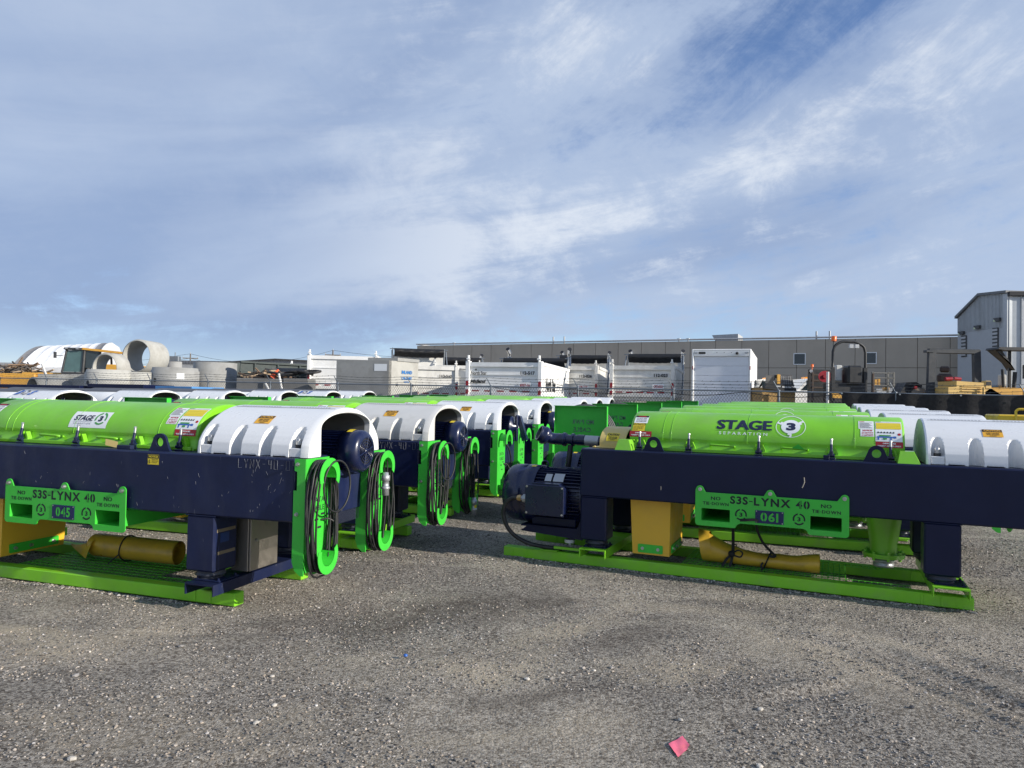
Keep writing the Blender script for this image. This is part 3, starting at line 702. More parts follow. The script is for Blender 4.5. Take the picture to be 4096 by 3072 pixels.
    if near:
        m = MB(); f = GS(.0035); rect(m, 4.245, 4.385, 1.400, 1.457, f, 1, 3); st = part('caution_sticker', m, INKO, g)
        m = MB(); rect(m, 4.247, 4.383, 1.437, 1.456, GS(.0045)); f = GS(.0045)
        for k, ln in enumerate(('KEEP HANDS', 'AND FINGERS', 'AWAY')): text(m, ln, 4.315-.045 if k < 2 else 4.29, 4.315+.045 if k < 2 else 4.34, 1.424-.0105*k, 1.4315-.0105*k, f, .03)
        part('sticker_print', m, INKK, st); m = MB(); text(m, 'CAUTION', 4.258, 4.372, 1.440, 1.453, GS(.006), .03); part('sticker_heading', m, INKO, st)
    # back-drive motor in the arch
    mo = part('back_drive_motor', lambda: motor_body(4.36, 4.85, CY, 1.19, .158), NAVYM, t, 'bmot')
    part('eye_bolt', lambda: MB().tube([(4.55, CY+.028*math.cos(q), 1.385+.028*math.sin(q)) for q in [2*math.pi*i/16 for i in range(16)]], .008, 6, closed=True).cyl((4.55, CY, 1.34), (4.55, CY, 1.36), .012), NAVYM, mo, 'eyeb')
    if fan == 'cowl':
        fc = part('fan_cowl', lambda: cowl(4.835, 5.0, CY, 1.19, .170), NAVYM, mo, 'fcowl')
        part('fan_grille_back', lambda: grille(5.0, CY, 1.19, .118), DARK, mo, 'fgb'); part('fan_grille', lambda: grille_bars(4.997, CY, 1.19, .112), NAVYM, mo, 'fgr')
        if near: part('sticker', lambda: MB().grid([[(x, CY+.1712*math.cos(q), 1.19+.1712*math.sin(q)) for q in [rad(86+30*i/5) for i in range(6)]] for x in (4.86, 4.91)]), INKY, mo, 'fst')
    else:
        part('end_bell', lambda: MB().lathe([(0, .15), (.02, .14), (.03, .06), (.07, .05), (.075, 0)], (4.85, CY, 1.19), (1, 0, 0), 24).box(4.90, 4.94, CY-.04, CY+.02, 1.0, 1.35, .01).prism([(4.90, 1.36), (4.96, 1.34), (5.06, 1.02), (4.99, 1.0)], 'y', CY+.02, CY+.10), NAVYM, mo, 'ebell')
    part('motor_stand', lambda: MB().box(4.762, 4.80, .30, 1.0, .70, 1.0, .006).prism([(.36, 1.0), (.94, 1.0), (.86, 1.045), (.44, 1.045)], 'x', 4.40, 4.84), NAVYW, t, 'mstd')
    if near: part('perforated_screen', perf_mb, mat('perforated_navy', (.06, .07, .11), .45, metal=.3), t, 'perf')
    # cable hangers at the right-hand end
    for y, nm in ((0., 'DATA'), (.90, 'BD PWR')):
        hg = part('cable_hanger', hanger_mb, KELLY, t, 'hang', loc=(0, y, 0))
        part('hook', lambda: hook_mb(1), KELLY, hg, 'hk1'); part('hook', lambda: hook_mb(-1), KELLY, hg, 'hk2')
        for z in (1.125, .765):
            if y == 0: part('bolt', lambda: bolt(MB(), (4.795, -.012, 0), (0, -1, 0), .011, .014), ZINC, hg, 'hbolt', loc=(0, 0, z))
        if near:
            def ht(nm=nm):
                m = MB(); f = lambda a, b: (4.8595, a, b); g2 = MB()
                for k, ln in enumerate((nm, 'CABLE')): stencil(m, g2, ln, .075, .245, .835-.062*k, .875-.062*k, f, f)
                for a, b in ((.20, .735), (.12, .70), (.16, .64)): m.add([f(p[0], p[1]) for p in rrect(a, a+.05, b, b+.016, .007)], [tuple(range(20))])
                return m
            part('stencil_text', ht, DARK, hg, 'htx'+nm)
    # fork pocket plate
    if near:
        P = [(1.985, .55)]+[(1.985, .84)]+circ(2.024, .8465, .034, 8, 180, 20)[1:]+[(2.075, .822), (2.575, .822)]+circ(2.628, .8465, .034, 8, 150, 30)+[(2.68, .822), (3.165, .822)]+circ(3.222, .8465, .034, 8, 160, 0)+[(3.258, .55)]+circ(3.228, .55, .03, 5, 0, -90)[1:]+[(2.955, .52)]+circ(2.955, .54, .02, 4, -90, -180)[1:]+[(2.93, .552), (2.90, .566), (2.38, .566), (2.355, .552), (2.345, .54)]+circ(2.325, .54, .02, 4, 0, -90)[1:]+circ(2.015, .55, .03, 5, -90, -180)
        pk = [rrect(2.04, 2.29, .566, .678, .004, 1)[::-1], rrect(2.955, 3.20, .566, .682, .004, 1)[::-1]]
        fp = part('fork_pocket_plate', lambda: plate([P]+pk, lambda a, b, d: (a, -.034+d, b), .008), KELLY, t, 'fpl')
        def tx():
            m, g_ = MB(), MB(); f, f2 = FR(-.0348), FR(-.0356)
            stencil(m, g_, 'S3S-LYNX 40', 2.285, 2.955, .735, .806, f, f2, .035)
            for c in (2.165, 3.08): stencil(m, g_, 'NO', c-.045, c+.045, .757, .789, f, f2, .03); stencil(m, g_, 'TIE-DOWN', c-.115, c+.115, .711, .739, f, f2, .03)
            for c in (2.385, 2.865): stencil3(m, c, .645, .051, f)
            CACHE['fpg'] = g_.mesh('stencil_bridge', KELLY); return m
        part('stencil_text', tx, DARK, fp, 'fpt'); put('stencil_bridge', CACHE['fpg'], fp)
        np_ = part('number_plate', lambda: MB().box(2.506, 2.742, -.038, -.0342, .585, .697, .002), mat('blue_number_plate', (.008, .018, .085), .35), fp, 'npl')
        m = MB(); g_ = MB(); stencil(m, g_, num, 2.545, 2.703, .603, .680, FR(-.0388), FR(-.0394), .03); part('plate_number', m, KELLY, fp); part('number_bridge', g_, MATS['blue_number_plate'], fp)
        for x in (2.026, 2.628, 3.221): part('bolt', lambda: bolt(MB(), (0, -.034, .8465), (0, -1, 0), .013, .014), ZINC, fp, 'fpb', loc=(x, 0, 0))
        for x in (2.517, 2.731):
            for z in (.594, .688): part('rivet', lambda: MB().cyl((0, -.038, 0), (0, -.041, 0), .005, n=8), ZINC, np_, 'rvt', loc=(x, 0, z))
    for x0_, x1_ in ((2.037, 2.293), (2.952, 3.203)):
        def fk(x0_=x0_, x1_=x1_):
            m = MB(); e = .006
            for a in ((x0_-e, x0_, .560, .688), (x1_, x1_+e, .560, .688)): m.box(a[0], a[1], -.026, 1.25, a[2], a[3])
            m.box(x0_, x1_, -.026, 1.25, .560, .5655); m.box(x0_, x1_, -.026, 1.25, .6825, .688); return m
        part('fork_pocket', fk, KELLY, t, 'fk%.2f' % x0_)
    # discharge chute and pipe
    if chute:
        def ch():
            m = MB(); a = [(1.334, .15), (1.722, .15), (1.722, .80), (1.334, .80)]; b = [(1.362, .15), (1.717, .15), (1.717, .76), (1.362, .76)]
            V = [(x, y, .697) for x, y in a]+[(x, y, .165) for x, y in b]; m.add(V, [(0, 4, 5, 1), (1, 5, 6, 2), (2, 6, 7, 3), (3, 7, 4, 0)])
            V2 = [(x+(.006 if x < 1.5 else -.006), y+(.006 if y < .5 else -.006), z) for x, y, z in V]; m.add(V2, [(0, 1, 5, 4), (1, 2, 6, 5), (2, 3, 7, 6), (3, 0, 4, 7)])
            m.add(V[4:]+V2[4:], [(0, 1, 5, 4), (1, 2, 6, 5), (2, 3, 7, 6), (3, 0, 4, 7)]); return m
        c = part('discharge_chute', ch, YEL, t, 'chute')
        part('chute_bracket', lambda: plate([rrect(1.415, 1.655, .182, .262, .012)], lambda a, b, d: (a, .150-.008+d, b), .0075, plate([rrect(.22, .70, .182, .262, .012)], lambda a, b, d: (1.7195+d, a, b), .008)), KELLY, c, 'chbr')
        for x in (1.46, 1.61): part('bolt', lambda: bolt(MB(), (0, .142, .222), (0, -1, 0), .012, .012), ZINC, c, 'chb1', loc=(x, 0, 0))
        for y in (.27, .42, .64): part('bolt', lambda: bolt(MB(), (1.728, 0, .222), (1, 0, 0), .012, .016), ZINC, c, 'chb2', loc=(0, y, 0))
    if near:
        def dp():
            m = MB(); rows = []
            for z, hx, hy, p in ((.697, .145, .16, 3.), (.60, .14, .15, 2.8), (.48, .125, .125, 2.3), (.40, .112, .112, 2.), (.320, .112, .112, 2.)):
                rows.append([(3.55+hx*math.copysign(abs(math.cos(q))**(2/p), math.cos(q)), .60+hy*math.copysign(abs(math.sin(q))**(2/p), math.sin(q)), z) for q in [2*math.pi*i/32 for i in range(32)]])
            m.grid(rows, closed=True); return m
        d_ = part('discharge_pipe', dp, LIME, t, 'dpipe')
        def fl():
            m = MB(); m.cyl((3.55, .60, .300), (3.55, .60, .320), .175, n=32, sm=False); m.cyl((3.55, .60, .284), (3.55, .60, .298), .17, n=32, sm=False)
            for i in range(8): q = 2*math.pi*i/8+.2; bolt(m, (3.55+.152*math.cos(q), .6+.152*math.sin(q), .320), (0, 0, 1), .013, .014); m.cyl((3.55+.152*math.cos(q), .6+.152*math.sin(q), .262), (3.55+.152*math.cos(q), .6+.152*math.sin(q), .284), .012, n=6)
            return m
        part('pipe_flange', fl, LIME, d_, 'dfl')
        part('hose_fitting', lambda: MB().lathe([(0, .07), (0, .085), (.02, .088), (.03, .080), (.045, .080), (.05, .092), (.062, .092), (.068, .072), (.085, .07)], (3.55, .60, .195), (0, 0, 1), 24), ALU, d_, 'dhf')
    # main motor at the left-hand end
    mm = part('main_motor', lambda: motor_body(.16, .84, .345, .645, .285, 44), NAVYM, t, 'mmot')
    part('fan_cowl', lambda: cowl(.20, -.03, .345, .645, .300).lathe([(0, .3), (.001, .30), (.14, .30), (.14, .285)], (.20, .345, .645), (1, 0, 0), 40), NAVYM, mm, 'mcowl')
    if near:
        part('terminal_box', lambda: MB().box(.325, .72, -.075, .07, .49, .775, .02).box(.318, .727, -.085, -.0755, .485, .785, .006).prism([(.36, .775), (.69, .775), (.66, .80), (.39, .80)], 'y', -.06, .05), NAVYM, mm, 'tbox')
        for x in (.335, .71):
            for z in (.505, .765): part('bolt', lambda: bolt(MB(), (0, -.085, 0), (0, -1, 0), .008, .009), ZINC, mm, 'tbb', loc=(x, 0, z))
        part('name_plate', lambda: MB().grid([[(x, .345+.292*math.cos(q), .645+.292*math.sin(q)) for q in (rad(128), rad(134), rad(140), rad(146))] for x in (.45, .52)]).grid([[(x, .345+.292*math.cos(q), .645+.292*math.sin(q)) for q in (rad(126), rad(134), rad(140), rad(146))] for x in (.54, .65)]), ALU, mm, 'npt')
        part('lifting_eye', lambda: MB().tube([(.36+.035*math.cos(q), .345, .955+.035*math.sin(q)) for q in [2*math.pi*i/16 for i in range(16)]], .011, 6, closed=True), NAVYM, mm, 'leye')
        part('sticker', lambda: MB().grid([[(x, .345+.3015*math.cos(q), .645+.3015*math.sin(q)) for q in (rad(98), rad(108))] for x in (.24, .29)]), INKY, mm, 'mst')
    def cradle():
        m = MB(); m.prism([(.20, .285), (.865, .245), (.865, .30), (.80, .335), (.26, .335)], 'y', .10, .13); m.prism([(.20, .285), (.865, .245), (.865, .30), (.80, .335), (.26, .335)], 'y', .56, .59)
        m.box(.20, .865, .10, .59, .335, .35); m.prism([(.80, .335), (.87, .30), (.87, .50)], 'y', .10, .13); m.box(.30, .78, .15, .22, .35, .44, .01); m.box(.30, .78, .47, .54, .35, .44, .01); return m
    part('motor_cradle', cradle, nv, t, 'crad'+kw)
    def cg():
        m = MB(); m.box(.93, 1.19, .17, .95, 1.1640, 1.174, .002); A = [(.235, 1.174), (.235, 1.215)]+[(.56-.325*math.cos(q), 1.215+.155*math.sin(q)) for q in [math.pi*i/20 for i in range(1, 20)]]+[(.885, 1.215), (.885, 1.174)]
        m.grid([[(x, *p) for p in A] for x in (.985, 1.25)]); B = [(.56+(y-.56)*.965, 1.174+(z-1.174)*.96) for y, z in A]; m.grid([[(x, *p) for p in B] for x in (.985, 1.25)]); m.add([(.9855, *p) for p in A], [tuple(range(len(A)))])
        m.grid([[(1.25, *p) for p in A], [(1.25, *p) for p in B]], sm=False)
        for x in (.945, 1.16): m.cyl((x, .20, 1.174), (x, .20, 1.182), .012, n=8)
        return m
    part('coupling_guard', cg, YELP, t, 'cgrd')
    if near:
        cgf = lambda d: (lambda a, b: (a, .56-(.325+d)*math.cos(math.asin(min(1, max(0, (b-1.215)/.155)))), b+d*.6)); m = MB(); f = cgf(.002); m.grid([[f(x, z) for x in (1.05, 1.18)] for z in [1.232+.078*i/6 for i in range(7)]]); st = part('caution_sticker', m, INKY, t); m = MB(); f = cgf(.004); text(m, 'CAUTION', 1.057, 1.173, 1.285, 1.305, f, .04)
        for k, ln in enumerate(('KEEP HANDS', 'AND FINGERS', 'AWAY')): text(m, ln, 1.07 if k < 2 else 1.09, 1.16 if k < 2 else 1.14, 1.266-.013*k, 1.275-.013*k, f, .03)
        part('sticker_print', m, INKK, st)
        part('belt_case', lambda: MB().prism([(.74, 1.165), (1.30, 1.165), (1.30, 1.25), (.98, 1.31), (.86, 1.30)], 'y', .82, .90), NAVY, t, 'bcase')
    # pipe elbow
    if num == '061':
        pe = part('feed_pipe', lambda: MB().tube([(1.05, .62, 1.20), (.72, .62, 1.205), (.50, .62, 1.21)], .052, 16).tube(bez([(.50, .62, 1.21), (.40, .62, 1.21), (.33, .60, 1.215), (.28, .565, 1.245)], 6), .062, 18), NAVYM, t, 'pipe')
        part('pipe_coupling', lambda: MB().lathe([(-.015, .05), (-.015, .084), (.005, .090), (.015, .098), (.045, .098), (.055, .085), (.085, .088), (.095, .088), (.095, .070), (.02, .068)], (.275, .585, 1.235), (-.72, -.55, .40), 24), NAVYM, pe, 'pcoup')
        for xa, xb, rr_ in ((.56, .58, .070), (.62, .70, .058), (.46, .485, .075)): part('pipe_collar', MB().cyl((xa, .62, 1.208), (xb, .62, 1.208), rr_, n=18), NAVYM, pe)
        part('pipe_sleeve', lambda: MB().cyl((.71, .62, 1.206), (.86, .62, 1.203), .056, n=18), ALU, pe, 'pslv')
        part('pipe_mouth', lambda: MB().cyl((.225, .547, 1.262), (.223, .545, 1.264), .069, n=20), DARK, pe, 'pmth')
        part('valve', lambda: MB().cyl((.80, .62, 1.16), (.80, .62, 1.02), .026).cyl((.76, .60, 1.12), (.84, .64, 1.12), .035, n=10), mat('dark_bronze', (.10, .085, .075), .5, metal=.5), pe, 'valv')
        part('drain_hose', lambda: MB().tube(bez([(.55, .60, 1.15), (.54, .58, 1.0), (.53, .58, .92)], 6), .03, 10), BLK, pe, 'dhos')
    if tray:
        tr = part('cable_tray', tray_mb, KELLY, t, 'tray')
        if near:
            def tt():
                m, g_ = MB(), MB(); f = lambda a, b: (.47+(-.30)-a, 1.2785, b)   # cut to be read from the far side
                stencil(m, g_, 'MD PWR', -.10+.0, .22, 1.27, 1.335, f, f); stencil(m, g_, 'CABLE', -.06, .20, 1.16, 1.225, f, f); return m
            part('stencil_text', tt, mat('cut_through', (.10, .16, .12), .7, var=.8, vscale=40), tr, 'trt')
    if cabinet:
        cb_ = part('control_cabinet', MB().box(3.985, 4.140, .31, .667, .222, .64, .004), STEEL, t)
        part('cabinet_door', MB().box(4.146, 4.162, .312, .665, .226, .636, .003), STEEL, cb_); part('lock', MB().cyl((4.162, .385, .46), (4.172, .385, .46), .012, n=14), ZINC, cb_)
        part('cable_gland', MB().cyl((4.02, .31, .56), (4.02, .285, .56), .012).cyl((4.02, .31, .50), (4.02, .285, .50), .012).tube(bez([(4.02, .285, .56), (4.0, .25, .565), (3.98, .22, .60)], 5), .009).tube(bez([(4.02, .285, .50), (4.0, .25, .495), (3.97, .22, .48)], 5), .009), BLK, cb_)
    return t
def perf_mb():
    m = MB()
    for j in range(8):
        for i in range(44):
            y = .36+.0145*i+(.00725 if j % 2 else 0); z = .612+.0115*j
            if y > .985: continue
            m.add([(4.79, y+r_*math.cos(q), z+r_*math.sin(q)) for r_ in (.0068, .0046) for q in [math.pi/3*k+.52 for k in range(6)]], [(k, (k+1) % 6, 6+(k+1) % 6, 6+k) for k in range(6)])
    return m
def hanger_mb():
    m = MB(); P = [(.300, .58), (.300, 1.165), (0, 1.165), (0, .345)]+circ(.15, .46, .15, 10, 220, 360)[1:]
    m = plate([P], lambda a, b, d: (4.855+d, a, b), .004)
    Q = [(4.767, 1.165), (4.859, 1.165), (4.859, .325), (4.83, .325), (4.785, .36), (4.762, .42), (4.762, .935), (4.790, .935), (4.790, 1.07), (4.767, 1.08)]
    return plate([Q], lambda a, b, d: (a, -.012+d, b), .010, m)
def hook_mb(s):
    cy, cz = .135, (1.035 if s > 0 else .455); Ro, Ri = .135, .088
    P = [(cy+Ro*math.cos(rad(a)), cz+s*Ro*math.sin(rad(a))) for a in range(-28, 209, 12)]
    Q = [(cy+Ri*math.cos(rad(a)), cz+s*(Ri*math.sin(rad(a))-.012)) for a in range(200, -21, -12)]
    lp = P+Q
    if s < 0: lp = lp[::-1]
    m = plate([lp], lambda a, b, d: (4.968+d, a, b), .005)
    A = [(cy+Ri*math.cos(rad(a)), cz+s*(Ri*math.sin(rad(a))-.012)) for a in range(-4, 185, 12)]
    m.grid([[(x, *p) for p in A] for x in (4.859, 4.968)], sm=True); m.grid([[(x, cy+(p[0]-cy)*.95, cz+(p[1]-cz)*.95) for p in A] for x in (4.859, 4.968)], sm=True)
    return m
def tray_mb():
    m = MB(); x0, x1, z0, z1 = -.30, .47, .72, 1.53; y = 1.28
    m.box(x0, x1, y, y+.006, z0, z1); m.box(x0, x1, y-.075, y-.0005, z1-.006, z1); m.box(x1-.006, x1, y-.075, y-.0005, z0, z1-.007); m.box(x0, x0+.006, y-.03, y-.0005, z0, z1-.007); m.box(x0, x1-.007, y-.06, y-.0005, z0, z0+.006)
    m.box(.47, .9, y-.06, y-.04, .95, 1.05); return m
def textb(body, x0, x1, z0, z1, F, dx, d0, mb=None, shear=0., n=4, bold=.02):
    '''heavy lettering: the strokes laid side by side, each layer a hair above the last'''
    mb = mb or MB()
    for i in range(n): o = dx*(i/(n-1)-.5); text(mb, body, x0+dx/2+o, x1-dx/2+o, z0, z1, F(d0+.0003*i), bold, shear)
    return mb
def decals(h, decal, near):
    CURVED[0] = True
    def part_(n, m, mt, k): return part(n, m, mt, h, k)
    if decal == 'direct':
        part_('stage_lettering', lambda: textb('STAGE', 2.118, 2.612, 1.388, 1.474, HS, .010, .003), INKN, 'd1')
        part_('rule', lambda: rect(MB(), 2.115, 2.605, 1.377, 1.3795, HS()), INKN, 'd2')
        def d3():
            m = MB(); text(m, 'S E P A R A T I O N', 2.145, 2.575, 1.341, 1.367, HS(), .01)
            f = lambda a, b: HS()(2.772+a*.128, 1.428+b*.094)
            poly(m, [circ(0, 0, 1, 40), circ(0, 0, .955, 40, rev=True)], f); poly(m, circ(0, 0, .64, 32), f)
            for a in (25, 150, 262): poly(m, [(math.cos(rad(a+q))*r_, math.sin(rad(a+q))*r_) for r_, q in ((.6, -8), (.78, -6), (.80, 6), (.98, 2), (.98, 12), (.68, 16), (.6, 10))], f)
            return m
        part_('white_lettering', d3, INKW, 'd3')
        part_('numeral', lambda: text(MB(), '3', 2.735, 2.815, 1.395, 1.462, HS(.0045), .06), INKN, 'd4')
    elif decal == 'sticker':
        s_ = part_('stage_sticker', lambda: MB().grid([[HS(.002)(x, z) for x in (2.33, 2.74)] for z in [1.312+.132*i/8 for i in range(9)]]), INKW, 'e1')
        def e2():
            m = MB(); textb('STAGE', 2.365, 2.575, 1.370, 1.415, HS, .004, .0035, m, .15); rect(m, 2.36, 2.57, 1.361, 1.3625, HS(.0035)); text(m, 'S E P A R A T I O N', 2.375, 2.56, 1.340, 1.352, HS(.0035), .0)
            text(m, '3', 2.632, 2.672, 1.366, 1.412, HS(.0035), .06); return m
        part_('sticker_lettering', e2, INKN, 'e2')
        def e3():
            m = MB(); f = lambda a, b: HS(.0035)(2.652+a*.062, 1.389+b*.050)
            for k in range(3): a0 = 100+120*k; poly(m, circ(0, 0, 1, 12, a0, a0+104)+circ(0, 0, .74, 12, a0+98, a0+4), f)
            return m
        part_('sticker_ring', e3, INKG, 'e3')
    if not near: return
    for i, r_ in enumerate(((3.330, 3.452, 1.432, 1.497), (3.345, 3.452, 1.368, 1.430), (3.462, 3.668, 1.330, 1.497), (1.318, 1.452, 1.420, 1.490))):
        part('notice_label', lambda r_=r_: MB().grid([[HS(.002)(x, z) for x in r_[:2]] for z in [r_[2]+(r_[3]-r_[2])*j/6 for j in range(7)]]), INKW, h, 'f1%d' % i)
    part('red_label', lambda: MB().grid([[HS(.0025)(x, z) for x in (3.462, 3.672)] for z in [1.278+.05*i/3 for i in range(4)]]), INKR, h, 'f3a'); part('red_label', lambda: MB().grid([[HS(.0025)(x, z) for x in (1.292, 1.508)] for z in [1.288+.055*i/3 for i in range(4)]]), INKR, h, 'f3b')
    part('yellow_panel', lambda: MB().grid([[HS(.0035)(x, z) for x in (3.468, 3.662)] for z in [1.434+.05*i/3 for i in range(4)]]), INKY, h, 'f4a'); part('yellow_label', lambda: MB().grid([[HS(.0025)(x, z) for x in (1.315, 1.437)] for z in [1.345+.074*i/3 for i in range(4)]]), INKY, h, 'f4b')
    def k():
        m = MB(); f = HS(.0035); rect(m, 3.465, 3.665, 1.4885, 1.4895, f)
        for i in range(7): rect(m, 3.338, 3.438-.012*(i % 3), 1.440+.0068*i, 1.4422+.0068*i, f)
        for i, ln in enumerate(('DO NOT OPEN', 'WHILE MACHINE', 'IS IN OPERATION')): text(m, ln, 1.335, 1.437, 1.458-.0135*i, 1.4665-.0135*i, f, .02)
        rect(m, 1.321, 1.449, 1.474, 1.489, f); rect(m, 1.316, 1.436, 1.399, 1.418, f); text(m, 'CAUTION', 0, 0, 0, 0, f) if 0 else None
        rect(m, 3.475, 3.60, 1.402, 1.405, f); [rect(m, 3.48+.024*i, 3.488+.024*i, 1.398, 1.412, f) for i in range(6)]
        for i, ln in enumerate(('DO NOT OPERATE UNLESS', 'SAFETY GUARDS ARE IN', 'PLACE AND PROPERLY', 'ADJUSTED')): text(m, ln, 1.322, 1.422 if i < 3 else 1.37, 1.384-.0115*i, 1.391-.0115*i, f, .02)
        return m
    def r_():
        m = MB(); f = HS(.0032)
        text(m, 'NOTICE!', 3.362, 3.438, 1.412, 1.424, f, .05)
        for i, ln in enumerate(('All Hardware', 'On This Unit', 'is METRIC!')): text(m, ln, 3.355, 3.445, 1.398-.0125*i, 1.4065-.0125*i, f, .03)
        text(m, 'WARNING:', 3.336, 3.38, 1.4885, 1.4945, f, .04); text(m, 'DANGER', 1.345, 1.425, 1.476, 1.487, HS(.005), .06); poly(m, circ(0, 0, 1, 16), lambda a, b: f(3.645+a*.013, 1.392+b*.010)); return m
    part('label_print', k, INKK, h, 'f2'); part('red_print', r_, INKR, h, 'f3')
    def wt_():
        m = MB(); f = HS(.0045)
        for a, b, z in ((3.472, 3.662, 1.278), (1.30, 1.50, 1.290)): text(m, 'CHEVRON SRI2', a+.045, b-.045, z+.030, z+.042, f, .05); text(m, '"GREEN" GREASE ONLY!', a+.006, b-.006, z+.009, z+.021, f, .05)
        return m
    part('white_print', wt_, INKW, h, 'f5')
    def bl():
        m = MB(); f = HS(.0035); rect(m, 3.472, 3.60, 1.362, 1.372, f); rect(m, 3.478, 3.49, 1.342, 1.362, f); rect(m, 3.575, 3.587, 1.342, 1.362, f); rect(m, 3.60, 3.622, 1.358, 1.375, f); return m
    def gr():
        m = MB(); f = HS(.0038); rect(m, 3.49, 3.58, 1.374, 1.384, f); rect(m, 3.52, 3.55, 1.346, 1.36, f); text(m, 'STAGE 3', 3.466, 3.51, 1.4905, 1.4955, f, .03)
        for i in range(3): rect(m, 3.47, 3.66, 1.4455+.0125*i, 1.4460+.0125*i, f)
        return m
    part('diagram_blue', bl, INKB, h, 'f6'); part('diagram_green', gr, INKG, h, 'f7')
    part('caution_word', lambda: text(MB(), 'CAUTION', 1.322, 1.430, 1.401, 1.415, HS(.005), .05), INKY, h, 'f8')
def coil(name, x, y, yaw, ox, dz, seed, label, group, turns=11, loose=True, plug=None, zc=(1.12, .33)):
    """power cable looped over the two hooks of a hanger"""
    rr = random.Random(seed); t = thing(name, (x, y, dz), yaw, label, 'cable', group); m = MB()
    for k in range(turns):
        xx = 4.872+.085*rr.random(); w = .085+.12*rr.random(); bl = rr.uniform(-.03, .05); top = zc[0]+.012+.012*rr.random()+.006*(k % 3); bot = zc[1]-.0+.03*rr.random()-(.05*rr.random() if k % 3 == 0 else 0); cy = .135+rr.uniform(-.015, .02)
        pts = []
        for i in range(34):
            q = 2*math.pi*i/34; s_, c_ = math.sin(q), math.cos(q); zc_ = (top+bot)/2; h = (top-bot)/2
            yy = cy+w*(abs(c_)**.62)*(1 if c_ > 0 else -1)*(1+.18*bl*10*(.5-.5*s_)); pts.append((xx+.012*math.sin(q*2+k)+rr.uniform(-.002, .002), yy+rr.uniform(-.003, .003), zc_+h*s_))
        m.tube(pts, .0074, 6, closed=True)
    if loose:
        m.tube([(4.985+.02*math.cos(q), .215+.15*math.cos(q), .955+.19*math.sin(q)) for q in [2*math.pi*i/30 for i in range(30)]], .0072, 7, closed=True)
        m.tube(bez([(4.86, .20, .70), (4.90, .24, .705), (4.93, .28, .67), (4.92, .29, .60)], 6), .008, 7)
    part('cable_loops', m, BLK, t)
    if plug:
        y_, z_ = plug
        part('plug', MB().lathe([(0, 0), (0, .030), (.05, .030), (.055, .038), (.07, .038), (.072, .030), (.12, .028), (.122, .036), (.165, .036), (.17, .026), (.19, .024), (.195, 0)], (4.995, y_, z_), (0, 0, 1), 20), ALU, t)
        if plug[1] < .6: part('plug_label', MB().grid([[(4.995+.0305*math.cos(q), y_+.0305*math.sin(q), z) for q in [rad(-60+20*i) for i in range(4)]] for z in (z_+.078, z_+.112)]), INKY, t)
    return t
# ---- the left-hand row and the right-hand row
A1, A2 = -.422, -.3077
def L2W(x0, y0, a, x, y): return (x0+math.cos(a)*x-math.sin(a)*y, y0+math.sin(a)*x+math.cos(a)*y)
GL = 'green and navy centrifuges in the left row'; GR_ = 'green and navy centrifuges in the right row'; GBW = 'white covered centrifuges behind the left row'
LB = (-6.099, 6.677)
rows = [('045', 0, 0, 'sticker', 'nearest centrifuge of the left row, plate numbered 045, white logo sticker on cover'),
        ('059', 0, 2.12, 'sticker', 'second centrifuge of the left row, LYNX-40-059 scratched on its beam, grimy white belt guard'),
        ('021', 0.0, 4.30, 'none', 'third centrifuge of the left row, end motor without fan cowl, empty green hooks'),
        ('033', .02, 6.18, 'none', 'fourth centrifuge of the left row, its end partly hidden by the pipe elbow'),
        ('034', .18, 8.35, 'none', 'fifth centrifuge of the left row, its white arch left of the green trays'),
        ('035', .10, 10.35, 'none', 'sixth centrifuge of the left row, small white arch showing above the green trays'),
        ('036', .05, 12.25, 'none', 'farthest centrifuge of the left row, only its cover and small white arch showing')]
